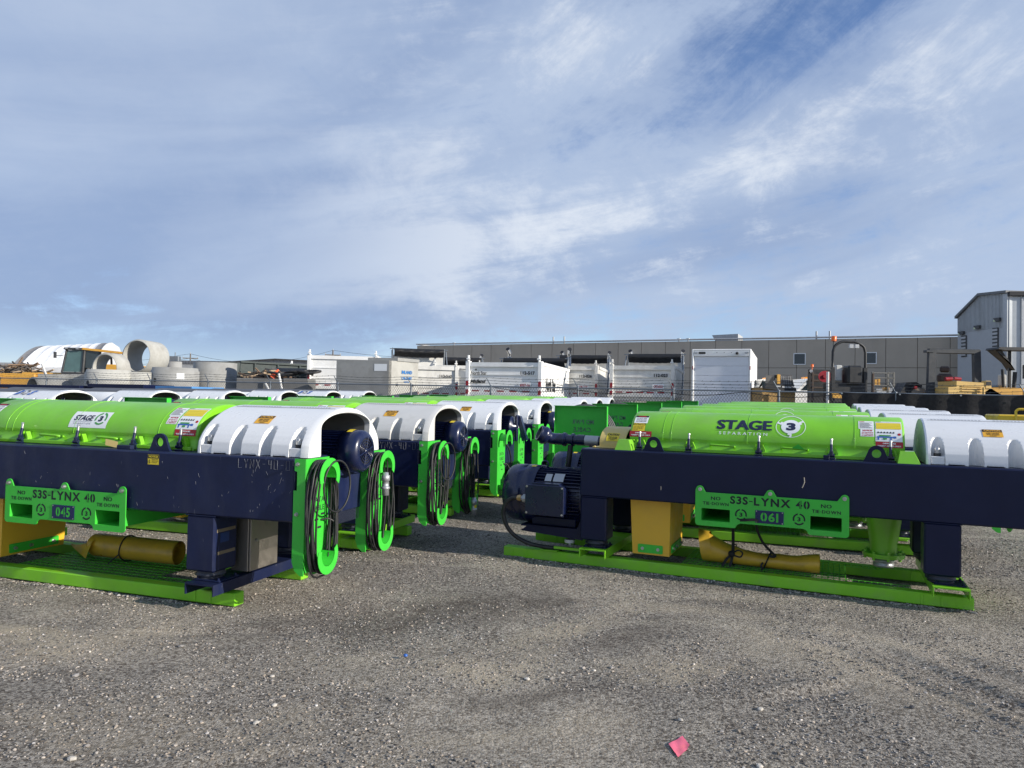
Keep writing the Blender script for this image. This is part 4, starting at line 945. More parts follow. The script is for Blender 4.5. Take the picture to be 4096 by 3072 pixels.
for k, (num, ox, oy, dc, lb) in enumerate(rows):
    x, y = L2W(*LB, A2, ox, oy); near = k < 4
    t = add_machine(x, y, A2, num, lb, GL, decal=dc, near=near, worn=k == 0, fan='none' if k == 2 else 'cowl', dirty=k == 1, blue_channel=k == 0, cabinet=k in (0,), tray=True)
    z = t.location.z
    if k < 2:
        coil('cable_coil', x, y, A2, 0, z, 3+k, ['black cable on the front hooks of machine 045, loose loop hanging over the hook', 'black cable coiled over the front hooks of machine 059 with a loose loop below'][k], 'cables coiled on the hooks')
        x2, y2 = L2W(x, y, A2, 0, .90)
        coil('cable_coil', x2, y2, A2, 0, z, 13+k, ['black cable on the rear hooks of machine 045 with a grey plug hanging high', 'black cable on the rear hooks of machine 059 with a grey plug near the ground'][k], 'cables coiled on the hooks', loose=False, turns=12, plug=(.06, .80) if k == 0 else (.08, .30))
    elif k == 2:
        c = thing('hanging_cable', t.location, A2, 'thin black cable drooping from the hanger plate of machine 021', 'cable')
        part('cable_strand', MB().tube(bez([(4.86, .24, .72), (4.90, .30, .70), (4.93, .33, .60), (4.92, .36, .50), (4.90, .42, .47)], 6), .008, 7).tube(bez([(4.80, .45, .98), (4.83, .55, .90), (4.84, .62, .78), (4.84, .66, .62)], 6), .010, 7), BLK, c)
    if k in (0, 1):
        st = MB(); g = MB(); tm = MB()
        V, F, a, b, c_, d = textgeo('x', 0)
        segs = {'L': [[(0, 1), (0, 0), (.55, 0)]], 'Y': [[(0, 1), (.3, .5), (.6, 1)], [(.3, .5), (.3, 0)]], 'N': [[(0, 0), (0, 1), (.6, 0), (.6, 1)]], 'X': [[(0, 1), (.6, 0)], [(.6, 1), (0, 0)]], '-': [[(.1, .5), (.5, .5)]], '4': [[(.1, 1), (.1, .5), (.6, .5)], [(.5, 1), (.5, 0)]], '0': [[(0, 0), (0, 1), (.55, 1), (.55, 0), (0, 0)]], '5': [[(.6, 1), (.05, 1), (.05, .55), (.5, .55), (.6, .3), (.5, 0), (0, 0)]], '9': [[(.6, 0), (.6, 1), (.05, 1), (.05, .5), (.6, .5)]]}
        body = 'LYNX-40-0'+('45' if k == 0 else '59'); xx = 4.272
        for ch in body:
            for sg in segs[ch]: st.tube([(xx+p[0]*.052, -.0005, 1.078+p[1]*.066+R.uniform(-.002, .002)) for p in sg], .0014, 4)
            xx += .052
        if k == 0:
            for _ in range(46):
                a_, b_ = R.uniform(2.0, 4.74), R.uniform(.72, 1.13)
                if _ > 30: a_, b_ = R.uniform(4.4, 4.7), R.uniform(.75, 1.05)
                l_ = R.uniform(.004, .035); an = R.uniform(.9, 2.2); st.tube([(a_, -.0004, b_), (a_+l_*math.cos(an), -.0004, b_+l_*math.sin(an))], .0009, 4)
        part('scratched_lettering', st, SCRATCH, t)
    if k == 0:
        ns = part('notice_sticker', rect(MB(), 3.428, 3.536, 1.062, 1.140, FR(-.0012)), INKY, t); m = MB(); rect(m, 3.430, 3.534, 1.110, 1.138, FR(-.0018)); f = FR(-.0018)
        for i in range(3): text(m, ('BEFORE LIFTING', 'REMOVE HOLD', '8 PSIW')[i], 3.468, 3.53 if i < 2 else 3.52, 1.098-.012*i, 1.105-.012*i, f, .02)
        m.tube([(3.448, -.002, 1.10), (3.448, -.002, 1.085), (3.442, -.002, 1.08), (3.448, -.002, 1.073), (3.454, -.002, 1.08)], .002, 4)
        part('sticker_print', m, INKK, ns); part('sticker_heading', text(MB(), 'NOTICE', 3.438, 3.526, 1.116, 1.133, FR(-.0024), .05), INKY, ns)
        part('terminal_bracket', MB().box(3.05, 3.19, .06, .12, 1.1635, 1.195, .003), NAVYW, t)
        tg = part('hanging_tag', MB().grid([[(2.86+.13*a+.02*b, .13-.02*b, 1.235-.02*a-.05*b) for a in (0, .5, 1)] for b in (0, .5, 1)]), YELP, t)
        part('faded_tape', MB().box(4.0725, 4.0735, .03, .24, .57, .595).box(4.0725, 4.0735, .04, .24, .40, .425), mat('tape_residue', (.20, .16, .10), .7), t)
        part('blue_mark', MB().box(4.0723, 4.0729, .07, .17, .49, .56), mat('blue_tape', (.012, .04, .15), .6), t)
x1_, y1_ = -.1023, 7.435
rr_ = [('061', 0, 0, 0, 'direct', 'nearest centrifuge of the right row, plate numbered 061, large STAGE lettering on green cover'),
       ('062', -.13, 1.74, .085, 'direct', 'second centrifuge of the right row, green MD PWR CABLE tray standing behind its motor'),
       ('063', -.22, 3.72, .075, 'direct', 'third centrifuge of the right row, green cover between the second and fourth'),
       ('064', -.28, 5.75, .06, 'none', 'fourth centrifuge of the right row, grimy white guard ending before the black screen'),
       ('065', -.30, 7.75, .05, 'none', 'fifth centrifuge of the right row, only cover ridge and tray top showing'),
       ('066', -.30, 9.8, .05, 'none', 'farthest centrifuge of the right row, tray top below the box truck')]
for k, (num, ox, oy, dyaw, dc, lb) in enumerate(rr_):
    x, y = L2W(x1_, y1_, A1, ox, oy)
    t = add_machine(x, y, A1+dyaw, num, lb, GR_, decal=dc, near=k < 3, tray=k > 0)
    if k == 0:
        pa = part('paint_scrape', MB().tube([(2.90, -.0015, 1.005), (2.902, -.0015, .985), (2.905, -.0015, .965), (2.893, -.0015, .93), (2.885, -.0015, .915)], .0045, 5).tube([(1.66, -.0015, .845), (1.662, -.0015, .81)], .003, 5), mat('scrape', (.33, .30, .26), .7), t)
        st = MB(); xx = 4.60
        for pts in ([(0, 1), (0, 0), (.5, 0)], [(.8, 1), (1.1, .5), (1.5, 1)], [(1.1, .5), (1.1, 0)], [(1.9, 0), (1.9, 1), (2.5, 0), (2.5, 1)]): st.tube([(xx+p[0]*.055, -.0005, 1.07+p[1]*.066) for p in pts], .0014, 4)
        part('scratched_lettering', st, SCRATCH, t)
        part('green_flag', MB().add([(2.79, .135, 1.245), (2.90, .135, 1.235), (2.845, .125, 1.285)], [(0, 1, 2)]), KELLY, t)
        part('latch_cover', MB().box(3.05, 3.10, .07, .13, 1.1635, 1.20, .003), NAVY, t)
        part('cradle_foot', MB().cyl((.72, .14, .205), (.72, .14, .235), .05, n=18).cyl((.72, .14, .18), (.72, .14, .2), .01), mat('white_rubber_foot', (.5, .5, .48), .6), t)
        part('tow_bar', MB().box(.55, .86, .14, .17, .125, .15).box(.42, .60, .10, .19, .104, .112), LIMER, t)
    if k in (1, 2, 3, 4):
        c = thing('cable_coil', (t.location.x, t.location.y, t.location.z), A1+dyaw, ['', 'thick grey cable coiled behind the nearest green tray of the right row', 'thick dark cable coiled behind the second green tray of the right row', 'cable coiled behind the third green tray of the right row', 'cable coiled behind the fourth green tray of the right row'][k], 'cable', 'cables coiled behind the green trays')
        m = MB()
        for q in range(4 if k < 3 else 2): m.tube([(.12+(.40+.02*q)*math.cos(a), 1.33+.018*q, 1.07+(.435+.014*q)*math.sin(a)) for a in [2*math.pi*i/36 for i in range(36)]], .014, 8, closed=True)
        part('cable_loops', m, mat('grey_cable', (.09, .09, .088), .5, var=.25, vscale=30), c)
# white covered machines farther left
wl_ = ['BOS emblem on a white cover, its open arch leftmost above the nearest green cover', 'white cover between the first and second far arches, grey ridge on top', 'white cover ending in the third far arch, left of the green tray', 'white cover ending in the fourth far arch near the black clip', 'white cover with red and blue BOS letters behind the green covers', 'farthest white cover behind the left row, below the concrete box']
for k in range(6):
    x, y = L2W(*LB, A2, -7.95, 4.45+2.08*k)
    add_machine(x, y, A2, '', wl_[k], GBW, style='white', decal='bos' if k in (0, 4) else 'none', near=False, tray=False)
# ------------------------------------------------------------------ loose things on and round the machines
def place_on(x0, y0, a): return (x0, y0, ground_z(x0, y0) if 0 else 0.)
t = thing('rolled_liner', (LB[0], LB[1], 0), A2, 'rolled yellow urethane sheet on the grating of machine 045, open end towards the leg', 'liner')
m = MB()
# spiral roll along x, axis (y .42, z .20)
def roll(m, x0, x1, cy, cz, r0_, r1_, turns=2.3, cr=lambda f: 1.):
    rows_ = []
    for i in range(10):
        f = i/9; x = x0+(x1-x0)*f; k = cr(f); row = []
        for j in range(int(36*turns)+1):
            q = 2*math.pi*j/36; r_ = r0_+(r1_-r0_)*j/(36*turns); row.append((x+.02*math.sin(q)*(1 if f > .5 else -1), cy+r_*k*math.cos(q+1.2), cz-(1-k)*r1_+r_*k*math.sin(q+1.2)))
        rows_.append(row)
    m.grid(rows_)
roll(m, 2.26, 3.17, .645, .222, .082, .108)
m.grid([[(1.62+.70*f, .98-.42*f+.10*(g-.5)*(1-f)+.19*(g-.5)*f-.1*g*(1-f), .114+.02*math.sin(g*3)+(.16*f**1.5)*math.sin(math.pi*g*.9+.15)) for g in [j/8 for j in range(9)]] for f in [i/12 for i in range(13)]])
part('sheet', m, YELM, t, loc=(0, 0, 0))
st = MB(); st.tube([(2.62+.006*math.sin(3*q), .645+.112*math.cos(q), .222+.112*math.sin(q)) for q in [2*math.pi*i/24 for i in range(24)]], .006, 5, closed=True); st.tube(bez([(2.62, .54, .19), (2.58, .50, .14), (2.56, .48, .112)], 5), .006, 5)
part('tie', st, BLK, t)
t = thing('rolled_liner', (x1_, y1_, 0), A1, 'yellow urethane boot flattened on one side lying on the grating under plate 061', 'liner')
def boot(f):
    # (x, width in y, height z, lean)
    K = [(1.945, .17, .155), (2.05, .155, .135), (2.20, .125, .098), (2.36, .105, .075), (2.50, .095, .066), (2.60, .092, .066)]
    n = (len(K)-1)*f; i = min(int(n), len(K)-2); t_ = n-i; return [K[i][j]+(K[i+1][j]-K[i][j])*t_ for j in range(3)]
m = MB(); rows_ = []
for i in range(25):
    x, wy, hz = boot(i/24); rows_.append([(x+.055*(.5-.5*math.cos(q-1.2))*(1-i/24), .42+wy*math.cos(q), .106+hz+hz*math.sin(q)*(1+.06*math.cos(2*q))) for q in [2*math.pi*j/32 for j in range(32)]])
m.grid(rows_, closed=True); m.grid([[tuple(Vector(p)*1) for p in rows_[0]], [(p[0]+.10, .42+(p[1]-.42)*.93, .22+(p[2]-.22)*.93) for p in rows_[0]]], closed=True)
b_ = part('cone_section', m, YELM, t)
m = MB(); rows_ = []
for i in range(10):
    x = 2.585+.44*i/9; wy = .092+.012*i/9; hz = .066+.018*(i/9)**2+.003*math.sin(i); rows_.append([(x, .42+wy*math.cos(q), .106+hz+hz*math.sin(q)) for q in [2*math.pi*j/32 for j in range(33)]])
m.grid(rows_); rows2 = [[(x+.005, .42+(y-.42)*.80, .19+(z-.19)*.78) for x, y, z in r_[4:26]] for r_ in rows_[5:]]; m.grid(rows2)
part('sleeve_section', m, YELM, t)
STR = mat('black_webbing', (.010, .010, .011), .75, bump=.3, bscale=300)
t = thing('webbing_strap', (x1_, y1_, 0), A1, 'black webbing strap knotted round the wide end of the yellow boot under plate 061', 'strap')
m = MB()
def ribbon(m, pts, w=.014, d=(0, 0, 0)):
    pts = [Vector(p) for p in bez(pts, 6)]; rows_ = []
    for i, p in enumerate(pts):
        dr = (pts[min(i+1, len(pts)-1)]-pts[max(i-1, 0)]).normalized(); s_ = dr.cross(Vector((0, -1, .15))).normalized()*w
        rows_.append([p-s_, p+s_])
    m.grid(rows_); m.grid([[p+Vector((0, .002, 0)) for p in r_] for r_ in rows_])
ribbon(m, [(2.30, .20, .66), (2.295, .16, .54), (2.29, .22, .40), (2.285, .27, .24)])
ribbon(m, [(2.305, .02, .585), (2.40, -.045, .60), (2.50, -.05, .612), (2.53, -.05, .60)], .012)
ribbon(m, [(2.285, .275, .24), (2.23, .265, .18), (2.20, .26, .13), (2.19, .25, .112)], .012); ribbon(m, [(2.285, .275, .24), (2.27, .26, .16), (2.26, .25, .112)], .012); ribbon(m, [(2.285, .27, .24), (2.33, .26, .27), (2.37, .26, .25), (2.35, .26, .21), (2.29, .265, .22)], .007)
m.lathe([(0, .0), (.008, .028), (.024, .032), (.042, .022), (.05, 0)], (2.265, .262, .215), (.4, -.3, .9), 10)
m.tube([(2.28+.01*math.cos(q), .42+.125*math.cos(q), .106+.090+.098*math.sin(q)) for q in [2*math.pi*i/28 for i in range(28)]], .006, 5, closed=True)
part('webbing', m, STR, t)
t = thing('webbing_strap', (x1_, y1_, 0), A1, 'black webbing strap hanging from plate 061 to the narrow waist of the yellow boot', 'strap')
m = MB(); ribbon(m, [(2.50, .10, .56), (2.51, .16, .48), (2.555, .24, .36), (2.64, .30, .26), (2.66, .32, .245)], .011); ribbon(m, [(2.66, .315, .245), (2.63, .30, .235), (2.60, .30, .245)], .012)
m.tube([(2.575+.03*math.sin(q), .42+.10*math.cos(q), .106+.068+.076*math.sin(q)) for q in [2*math.pi*i/28 for i in range(28)]], .007, 5, closed=True); ribbon(m, [(2.545, .318, .17), (2.53, .31, .14), (2.545, .30, .118), (2.53, .30, .105)], .008)
part('webbing', m, STR, t)
# thick power cable of the big motor
t = thing('power_cable', (x1_, y1_, 0), A1, 'thick black power cable curving from brass gland of the big motor down to the skid', 'cable')
part('cable_sheath', MB().tube(bez([(.215, .0, .63), (.15, -.01, .625), (.08, -.02, .57), (.055, -.02, .46), (.09, 0, .33), (.17, .04, .23), (.30, .08, .165), (.45, .13, .135), (.62, .20, .12)], 7), .0215, 12), BLK, t)
part('brass_gland', MB().cyl((.215, 0, .63), (.245, 0, .63), .034, n=16).cyl((.2, 0, .63), (.215, 0, .63), .028, n=8, sm=False), BRASS, t)
part('gland_nut', MB().cyl((.245, 0, .63), (.265, 0, .63), .026, n=16).cyl((.265, 0, .63), (.30, 0, .63), .042, n=8, sm=False).cyl((.30, 0, .63), (.328, 0, .63), .033, n=16), ALU, t)
# pink flag of paper, a few big pebbles, a blue scrap, a tie strip
PINK = mat('pink_flagging', (.86, .17, .26), .55, var=.1, vscale=12, dirt=(.75, .22, .12), dscale=14, damt=.5)
pk = MB(); cA, cB, cC, cD = Vector((.787, 3.493, 0)), Vector((.873, 3.574, 0)), Vector((.884, 3.472, 0)), Vector((.801, 3.359, 0))
rows_ = []
for j in range(9):
    row = []
    for i in range(9):
        a, b = i/8, j/8; p = cA.lerp(cB, a).lerp(cD.lerp(cC, a), b); row.append((p.x+R.uniform(-.001, .001), p.y+R.uniform(-.001, .001), float(gz(np.array([p.x]), np.array([p.y]))[0])+.005+.003*abs(a-.55)+(.004 if a > .85 else 0)*b+.0016*math.sin(a*9+b*4)))
    rows_.append(row)
pk.grid(rows_, sm=True).grid([[(p[0], p[1], p[2]-.0008) for p in r_] for r_ in rows_], sm=True)
o = part('flagging_scrap', pk, PINK, None, label='scrap of bright pink flagging paper lying creased on the gravel', cat='paper')
o = part('plastic_scrap', MB().lathe([(0, .012), (.01, .014), (.014, .009), (.016, 0)], (*at(1622, 2614, 4.55)[:2], .002), (0, .2, 1), 8), INKB, None, label='tiny blue plastic cap lying on the gravel', cat='cap')
PEB = mat('pale_pebble', (.50, .46, .40), .75, var=.2, bump=.3, bscale=30)
def pebble(r_, seed):
    q = random.Random(seed); m = MB(); n = 9; rows_ = []
    for j in range(1, 6):
        th = math.pi*j/6; rows_.append([(r_*math.sin(th)*math.cos(2*math.pi*i/n)*q.uniform(.8, 1.15)*1.25, r_*math.sin(th)*math.sin(2*math.pi*i/n)*q.uniform(.8, 1.15), r_*.62*math.cos(th)*q.uniform(.85, 1.1)) for i in range(n)])
    m.grid(rows_, closed=True, sm=False); m.add(rows_[0], [tuple(range(n))]); m.add(rows_[-1], [tuple(range(n))[::-1]]); return m
for k, (u, v, r_, lb) in enumerate([(287, 3040, .017, 'pale round pebble near the bottom left corner'), (1025, 2885, .015, 'white pebble with a dark chip beside it, left of centre'), (632, 2790, .013, 'pale oval pebble below the left skid rail'), (3042, 2828, .016, 'white pebble below the churned gravel patch'), (2722, 2873, .013, 'pale grey pebble above the pink scrap'), (3648, 2830, .013, 'dark grey stone in the right wheel track'), (3038, 3055, .016, 'grey stone at the bottom edge right of the pink scrap'), (2108, 2708, .014, 'pale pebble left of the churned patch'), (1098, 2818, .014, 'grey pebble above the white one, left of centre'), (3205, 2765, .012, 'white flat pebble among grey gravel, right of centre'), (1090, 2160+535, .012, 'pinkish pebble in the left half of the yard')]):
    Y = 0; rx, ry, rz = ray(u, v); Y = ry*(-CAMH/rz); X = rx*(-CAMH/rz)
    o = part('pebble', pebble(r_, k), PEB if k not in (5,) else mat('dark_pebble', (.05, .05, .055), .8), None, label=lb, cat='stone'); o.location = (X, Y, float(gz(np.array([X]), np.array([Y]))[0])+r_*.35); o.rotation_euler = (0, 0, k*1.3)
# ------------------------------------------------------------------ the fence
GALV = mat('galvanised_steel', (.20, .225, .25), .5, metal=.5, var=.15); WIRE = mat('fence_wire', (.16, .17, .18), .5, metal=.4)
WIRE2 = mat('dark_wire', (.07, .075, .08), .5)
F0 = Vector((-20.67, 31.97)); FD = Vector((2.8506, -1.0847)); FU = FD.normalized()
fz = lambda p: ground_z(p.x, p.y)
top = lambda k: 2.17-.0113*k
ft = thing('chain_link_fence', (0, 0, 0), 0, 'galvanised chain link fence with three strands of barbed wire across the yard', 'fence')
K0, K1 = -2, 15
def fp_(k, z): q = F0+FD*k; return Vector((q.x, q.y, z))
pr = MB().cyl(fp_(0, 0), fp_(0, 1), .03)
for k in range(K0, K1+1):
    q = F0+FD*k; zt = top(k); pm = MB(); pm.cyl((0, 0, 0), (0, 0, zt-fz(q)), .034, n=10); pm.lathe([(0, .04), (.03, .036), (.04, .0)], (0, 0, zt-fz(q)), (0, 0, 1), 10)
    nrm = Vector((FU.y, -FU.x)); arm = (nrm*-.22-FU*.10); p_ = part('fence_post', pm, GALV, ft); p_.location = (q.x, q.y, fz(q))
    part('barbed_wire_arm', MB().box(-.012, .012, -.018, .018, 0, .03).tube([(0, 0, 0), (-.16, .02, .28)], .016, 5), GALV, p_).location = (0, 0, zt-fz(q))
part('top_rail', MB().cyl(fp_(K0, top(K0)-.02), fp_(K1, top(K1)-.02), .024, n=10), GALV, ft)
bw = MB()
for j in range(3):
    off = Vector((-.16, .02, .28))*((j+1)/3)
    for k in range(K0, K1):
        a, b = fp_(k, top(k))+off, fp_(k+1, top(k+1))+off; pts = []
        for i in range(13): f = i/12; p = a.lerp(b, f); p.z -= .028*4*f*(1-f)*(1+.5*((k*7+j*3) % 3)); pts.append(p)
        bw.tube(pts, .0075, 4)
        for i in range(1, 12): p = pts[i]; bw.tube([p+Vector((-.014, 0, -.016)), p+Vector((.02, 0, .024))], .006, 3)
part('barbed_wire', bw, WIRE2, ft, kind='stuff')
ml = MB(); Ltot = FD.length*(K1-K0); zb = 1.02; nW = int(Ltot/.09); a0 = F0+FD*K0
for i in range(nW):
    for s_ in (1, -1):
        x_ = i*.09; H_ = top(K0+x_/FD.length)-.05-zb; x2 = x_+s_*H_*.72
        p = a0+FU*x_; q = a0+FU*x2; ml.add([(p.x, p.y-.004, zb), (p.x+.010, p.y-.004, zb), (q.x+.010, q.y-.004, zb+H_), (q.x, q.y-.004, zb+H_), (p.x+.005, p.y+.006, zb), (q.x+.005, q.y+.004, zb+H_)], [(0, 1, 2, 3), (1, 4, 5, 2), (4, 0, 3, 5)])
    p = a0+FU*(i*.09); 
    if i % 3 == 0: ml.tube([(p.x, p.y, zb+H_), (p.x+.01, p.y, zb+H_+.10)], .0035, 3)
part('wire_mesh', ml, WIRE2, ft, kind='stuff')
sc_t = thing('wind_screen', (0, 0, 0), 0, 'black fabric screen laced along the right part of the fence', 'screen')
SCR = mat('black_screen_fabric', (.010, .010, .011), .8, var=.25, vscale=1.2, dirt=(.06, .055, .05), dscale=1.5, damt=.35, bump=.5, bscale=14)
rows_ = []; k = 10.55; N_ = 130
for j in range(9):
    row = []
    for i in range(N_+1):
        kk = k+(K1-k)*i/N_; q = F0+FD*kk; sag = .045*abs(math.sin(i*math.pi/14)); z = (top(kk)-.005-sag*.6)*(1-j/8)+(.4)*(j/8)
        o_ = .05+.018*math.sin(i*.9)+.012*math.sin(j*1.7+i*.31); row.append((q.x-FU.y*-o_*0+FU.y*o_, q.y-FU.x*o_, z))
    rows_.append(row)
part('fabric', MB().grid(rows_), SCR, sc_t)
gm = MB()
for i in range(0, N_+1, 14):
    kk = k+(K1-k)*i/N_; q = F0+FD*kk; gm.cyl((q.x+FU.y*.09, q.y-FU.x*.09, top(kk)-.04), (q.x+FU.y*.10, q.y-FU.x*.10, top(kk)-.04), .024, n=10)
part('eyelet', gm, ZINC, sc_t)
cb = MB(); pts = []
for i in range(121):
    kk = 7.05+3.5*i/120; q = F0+FD*kk; pts.append((q.x+FU.y*.05, q.y-FU.x*.05, top(kk)-.05-.12*abs(math.sin(i/120*math.pi*4))**1.2-.01))
o = part('extension_cord', cb.tube(pts, .011, 5), BLK, None, label='black cord draped in loops along the fence rail beside the dump trucks', cat='cord')
# ------------------------------------------------------------------ concrete products behind the fence
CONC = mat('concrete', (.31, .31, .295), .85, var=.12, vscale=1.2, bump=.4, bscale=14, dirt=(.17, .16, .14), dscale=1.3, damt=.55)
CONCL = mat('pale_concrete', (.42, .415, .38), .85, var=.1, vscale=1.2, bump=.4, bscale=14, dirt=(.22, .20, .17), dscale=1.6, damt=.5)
CONCD = mat('grey_concrete', (.16, .16, .155), .85, var=.15, vscale=1., bump=.4, bscale=14, dirt=(.08, .08, .08), dscale=1.2, damt=.5)
GB = .30
def ring(m, r, th, L, o, d, n=48, lip=.04):
    """pipe or manhole ring with a stepped spigot end"""
    m.lathe([(0, r-th), (0, r-th*.45), (lip, r-th*.42), (lip, r), (L-.01, r), (L, r-.01), (L, r-th), (0, r-th)], o, d, n); return m
def at_(u, Y, z=0.): p = at(u, 1500, Y); return Vector((p.x, Y, z))
def single(name, mb, m_, label, cat, group=None): return part(name, mb, m_, None, label=label, cat=cat, group=group)
# big pipe section set on top
p = at(545, 1424, 38); d = Vector((math.sin(rad(38)), .0, 0)); ax = Vector((math.cos(rad(52)), math.sin(rad(52)), .0))
single('concrete_pipe', ring(MB(), .90, .09, 1.45, (p.x, p.y, p.z), (.20, .98, -.03), 56, .10), CONCL, 'huge concrete pipe section resting high on top of the others, sky seen through it', 'pipe', 'concrete products behind the fence')
p = at(418, 1474, 35.5)
single('concrete_pipe', ring(MB(), .78, .09, .85, (p.x, p.y, p.z), (.22, .97, 0), 56, .06), CONCL, 'second large concrete pipe, half hidden beside the loader cab, rusty inner rim', 'pipe', 'concrete products behind the fence')
for (u, Y, zt, r, lb, mm_) in ((436, 33.6, 1480, .98, 'low concrete manhole ring left of the big pipe', CONCL), (557, 34.5, 1490, .85, 'low concrete ring right under the big pipe', CONCL), (702, 35, 1472, 1.08, 'concrete manhole ring with a white paper notice on its side', CONC), (862, 37, 1452, 1.05, 'tall plain concrete cylinder with a small round hole', CONC), (700, 46, 1447, .42, 'small concrete ring standing far back with a metal hatch on it', CONC)):
    p = at(u, zt, Y); b = GB
    t_ = thing('manhole_ring', (p.x, Y, GB), 0, lb, 'concrete ring', 'concrete products behind the fence'); h = p.z-GB
    m = MB()
    if r > .9 and 'tall' not in lb: m.lathe([(0, r-.12), (0, r), (h-.14, r), (h-.13, r-.04), (h, r-.06), (h, r-.14), (h-.6, r-.14)], (0, 0, 0), (0, 0, 1), 48)
    else: m.lathe([(0, r-.12), (0, r), (h, r), (h, r-.12), (h-.6, r-.12)], (0, 0, 0), (0, 0, 1), 48)
    part('ring_wall', m, mm_, t_)
    if 'notice' in lb: part('paper_notice', MB().grid([[((r+.006)*math.cos(q), (r+.006)*math.sin(q), z) for q in (rad(-62), rad(-56), rad(-50), rad(-44))] for z in (h-.55, h-.28)]), INKW, t_)
    if 'hole' in lb: part('round_hole', MB().cyl((r*math.cos(rad(-118)), r*math.sin(rad(-118)), h-.62), ((r+.01)*math.cos(rad(-118)), (r+.01)*math.sin(rad(-118)), h-.62), .10), DARK, t_)
    if 'hatch' in lb: part('hatch_frame', MB().box(-.3, .3, -.2, .2, h, h+.35, .02).cyl((0, 0, h+.3), (0, 0, h+.6), .03), GALV, t_)
p0, p1 = at(150, 1500, 34), at(340, 1500, 34)
single('concrete_box', MB().box(p0.x, p1.x, 34, 36, GB, at(245, 1497, 34).z, .02), CONCL, 'low pale concrete box in front of the wheel loader', 'concrete box')
p = at(128, 1556, 32.9); single('concrete_pipe', ring(MB(), .55, .08, 1.6, (p.x, p.y, p.z), (.5, .86, 0), 40, .03), CONC, 'small concrete pipe lying far left behind the fence', 'pipe')
# box culvert with the supplier stencil
YB = 28.6; pa, pb, pc = at_(1335, YB), at_(1555, YB-.15), at_(1668, YB+1.0); zt = at(1440, 1440, YB).z; zr = at(1668, 1448, YB+1).z
t = thing('culvert_box', (pb.x, pb.y, GB), 0, 'tall square concrete box with blue INLAND CALGARY stencil and arched opening', 'concrete box')
dl = Vector((pa.x-pb.x, .55, 0)); dr_ = Vector((pc.x-pb.x, 1.5, 0)); h = zt-GB
def fl_(a, b): q = dl.normalized()*a; return (q.x, q.y, b)
Ll = dl.length
arch = [(Ll*.38, 0), (Ll*.62+.05, 0)]
hole = [(Ll*.17+.0, 0.005), (Ll*.17, .45)]+[(Ll*.42-(Ll*.25)*math.cos(rad(q)), .62+.62*math.sin(rad(q))) for q in range(10, 171, 10)]+[(Ll*.67, .45), (Ll*.67, .005)]
part('box_face', plate([[(0, 0), (Ll, 0), (Ll, h), (0, h)], hole[::-1]], lambda a, b, d: tuple(Vector(fl_(a, b))+dr_.normalized()*d), .15), CONCD if 0 else CONC, t)  # darker concrete than the sides: the shade on this face is in its colour
n_ = dr_.normalized()
side = MB(); side.add([tuple(Vector(v)) for v in [(0, 0, 0), tuple(dr_), (dr_.x, dr_.y, h), (0, 0, h)]], [(0, 1, 2, 3)]); q = dl+dr_
side.add([(dl.x, dl.y, 0), (q.x, q.y, 0), (q.x, q.y, h), (dl.x, dl.y, h)], [(0, 1, 2, 3)]); side.add([tuple(dr_), (q.x, q.y, 0), (q.x, q.y, h), (dr_.x, dr_.y, h)], [(0, 1, 2, 3)]); side.add([(0, 0, h), (dr_.x, dr_.y, h), (q.x, q.y, h), (dl.x, dl.y, h)], [(0, 1, 2, 3)])
part('box_sides', side, CONCL, t)  # paler concrete than the face: sunlight on the right side is in its colour
part('inner_shade_sheet', MB().add([tuple(Vector(fl_(a, b))+dr_*.8) for a, b in ((.1, 0), (Ll-.1, 0), (Ll-.1, h-.1), (.1, h-.1))], [(0, 1, 2, 3)]), DARK, t)  # dark sheet added behind the opening to stand for the shade inside
part('top_slab', MB().add([tuple(dl*a+dr_*b+Vector((0, 0, c))) for c in (h+.002, h+.13) for a, b in ((-.02, .25), (.55, .25), (.55, 1.0), (-.02, 1.0))], [(0, 1, 2, 3)[::-1], (4, 5, 6, 7), (0, 1, 5, 4), (1, 2, 6, 5), (2, 3, 7, 6), (3, 0, 4, 7)]), CONC, t)
Lr = dr_.length; sf = lambda a, b: tuple(n_*a+Vector((.012, -.012, b)))
m = MB(); text(m, 'INLAND', Lr*.42, Lr*.78, h-.50, h-.36, sf, .05); text(m, 'CALGARY', Lr*.42, Lr*.78, h-.74, h-.61, sf, .04); text(m, 'ALTA', Lr*.50, Lr*.68, h-.86, h-.79, sf, .04)
part('stencilled_words', m, mat('blue_stencil', (.03, .16, .42), .8), t)
part('paper_label', MB().add([tuple(Vector(fl_(a, b))-n_*.008) for a, b in ((.08, h-.42), (.62, h-.42), (.62, h-.14), (.08, h-.14))], [(0, 1, 2, 3)]), INKW, t)
part('lifting_hole', MB().cyl(Vector(sf(Lr*.27, h-.95)), Vector(sf(Lr*.27, h-.95))+Vector((.01, -.01, 0)), .05).cyl(Vector(sf(Lr*.80, h-.95)), Vector(sf(Lr*.80, h-.95))+Vector((.01, -.01, 0)), .05), DARK, t)
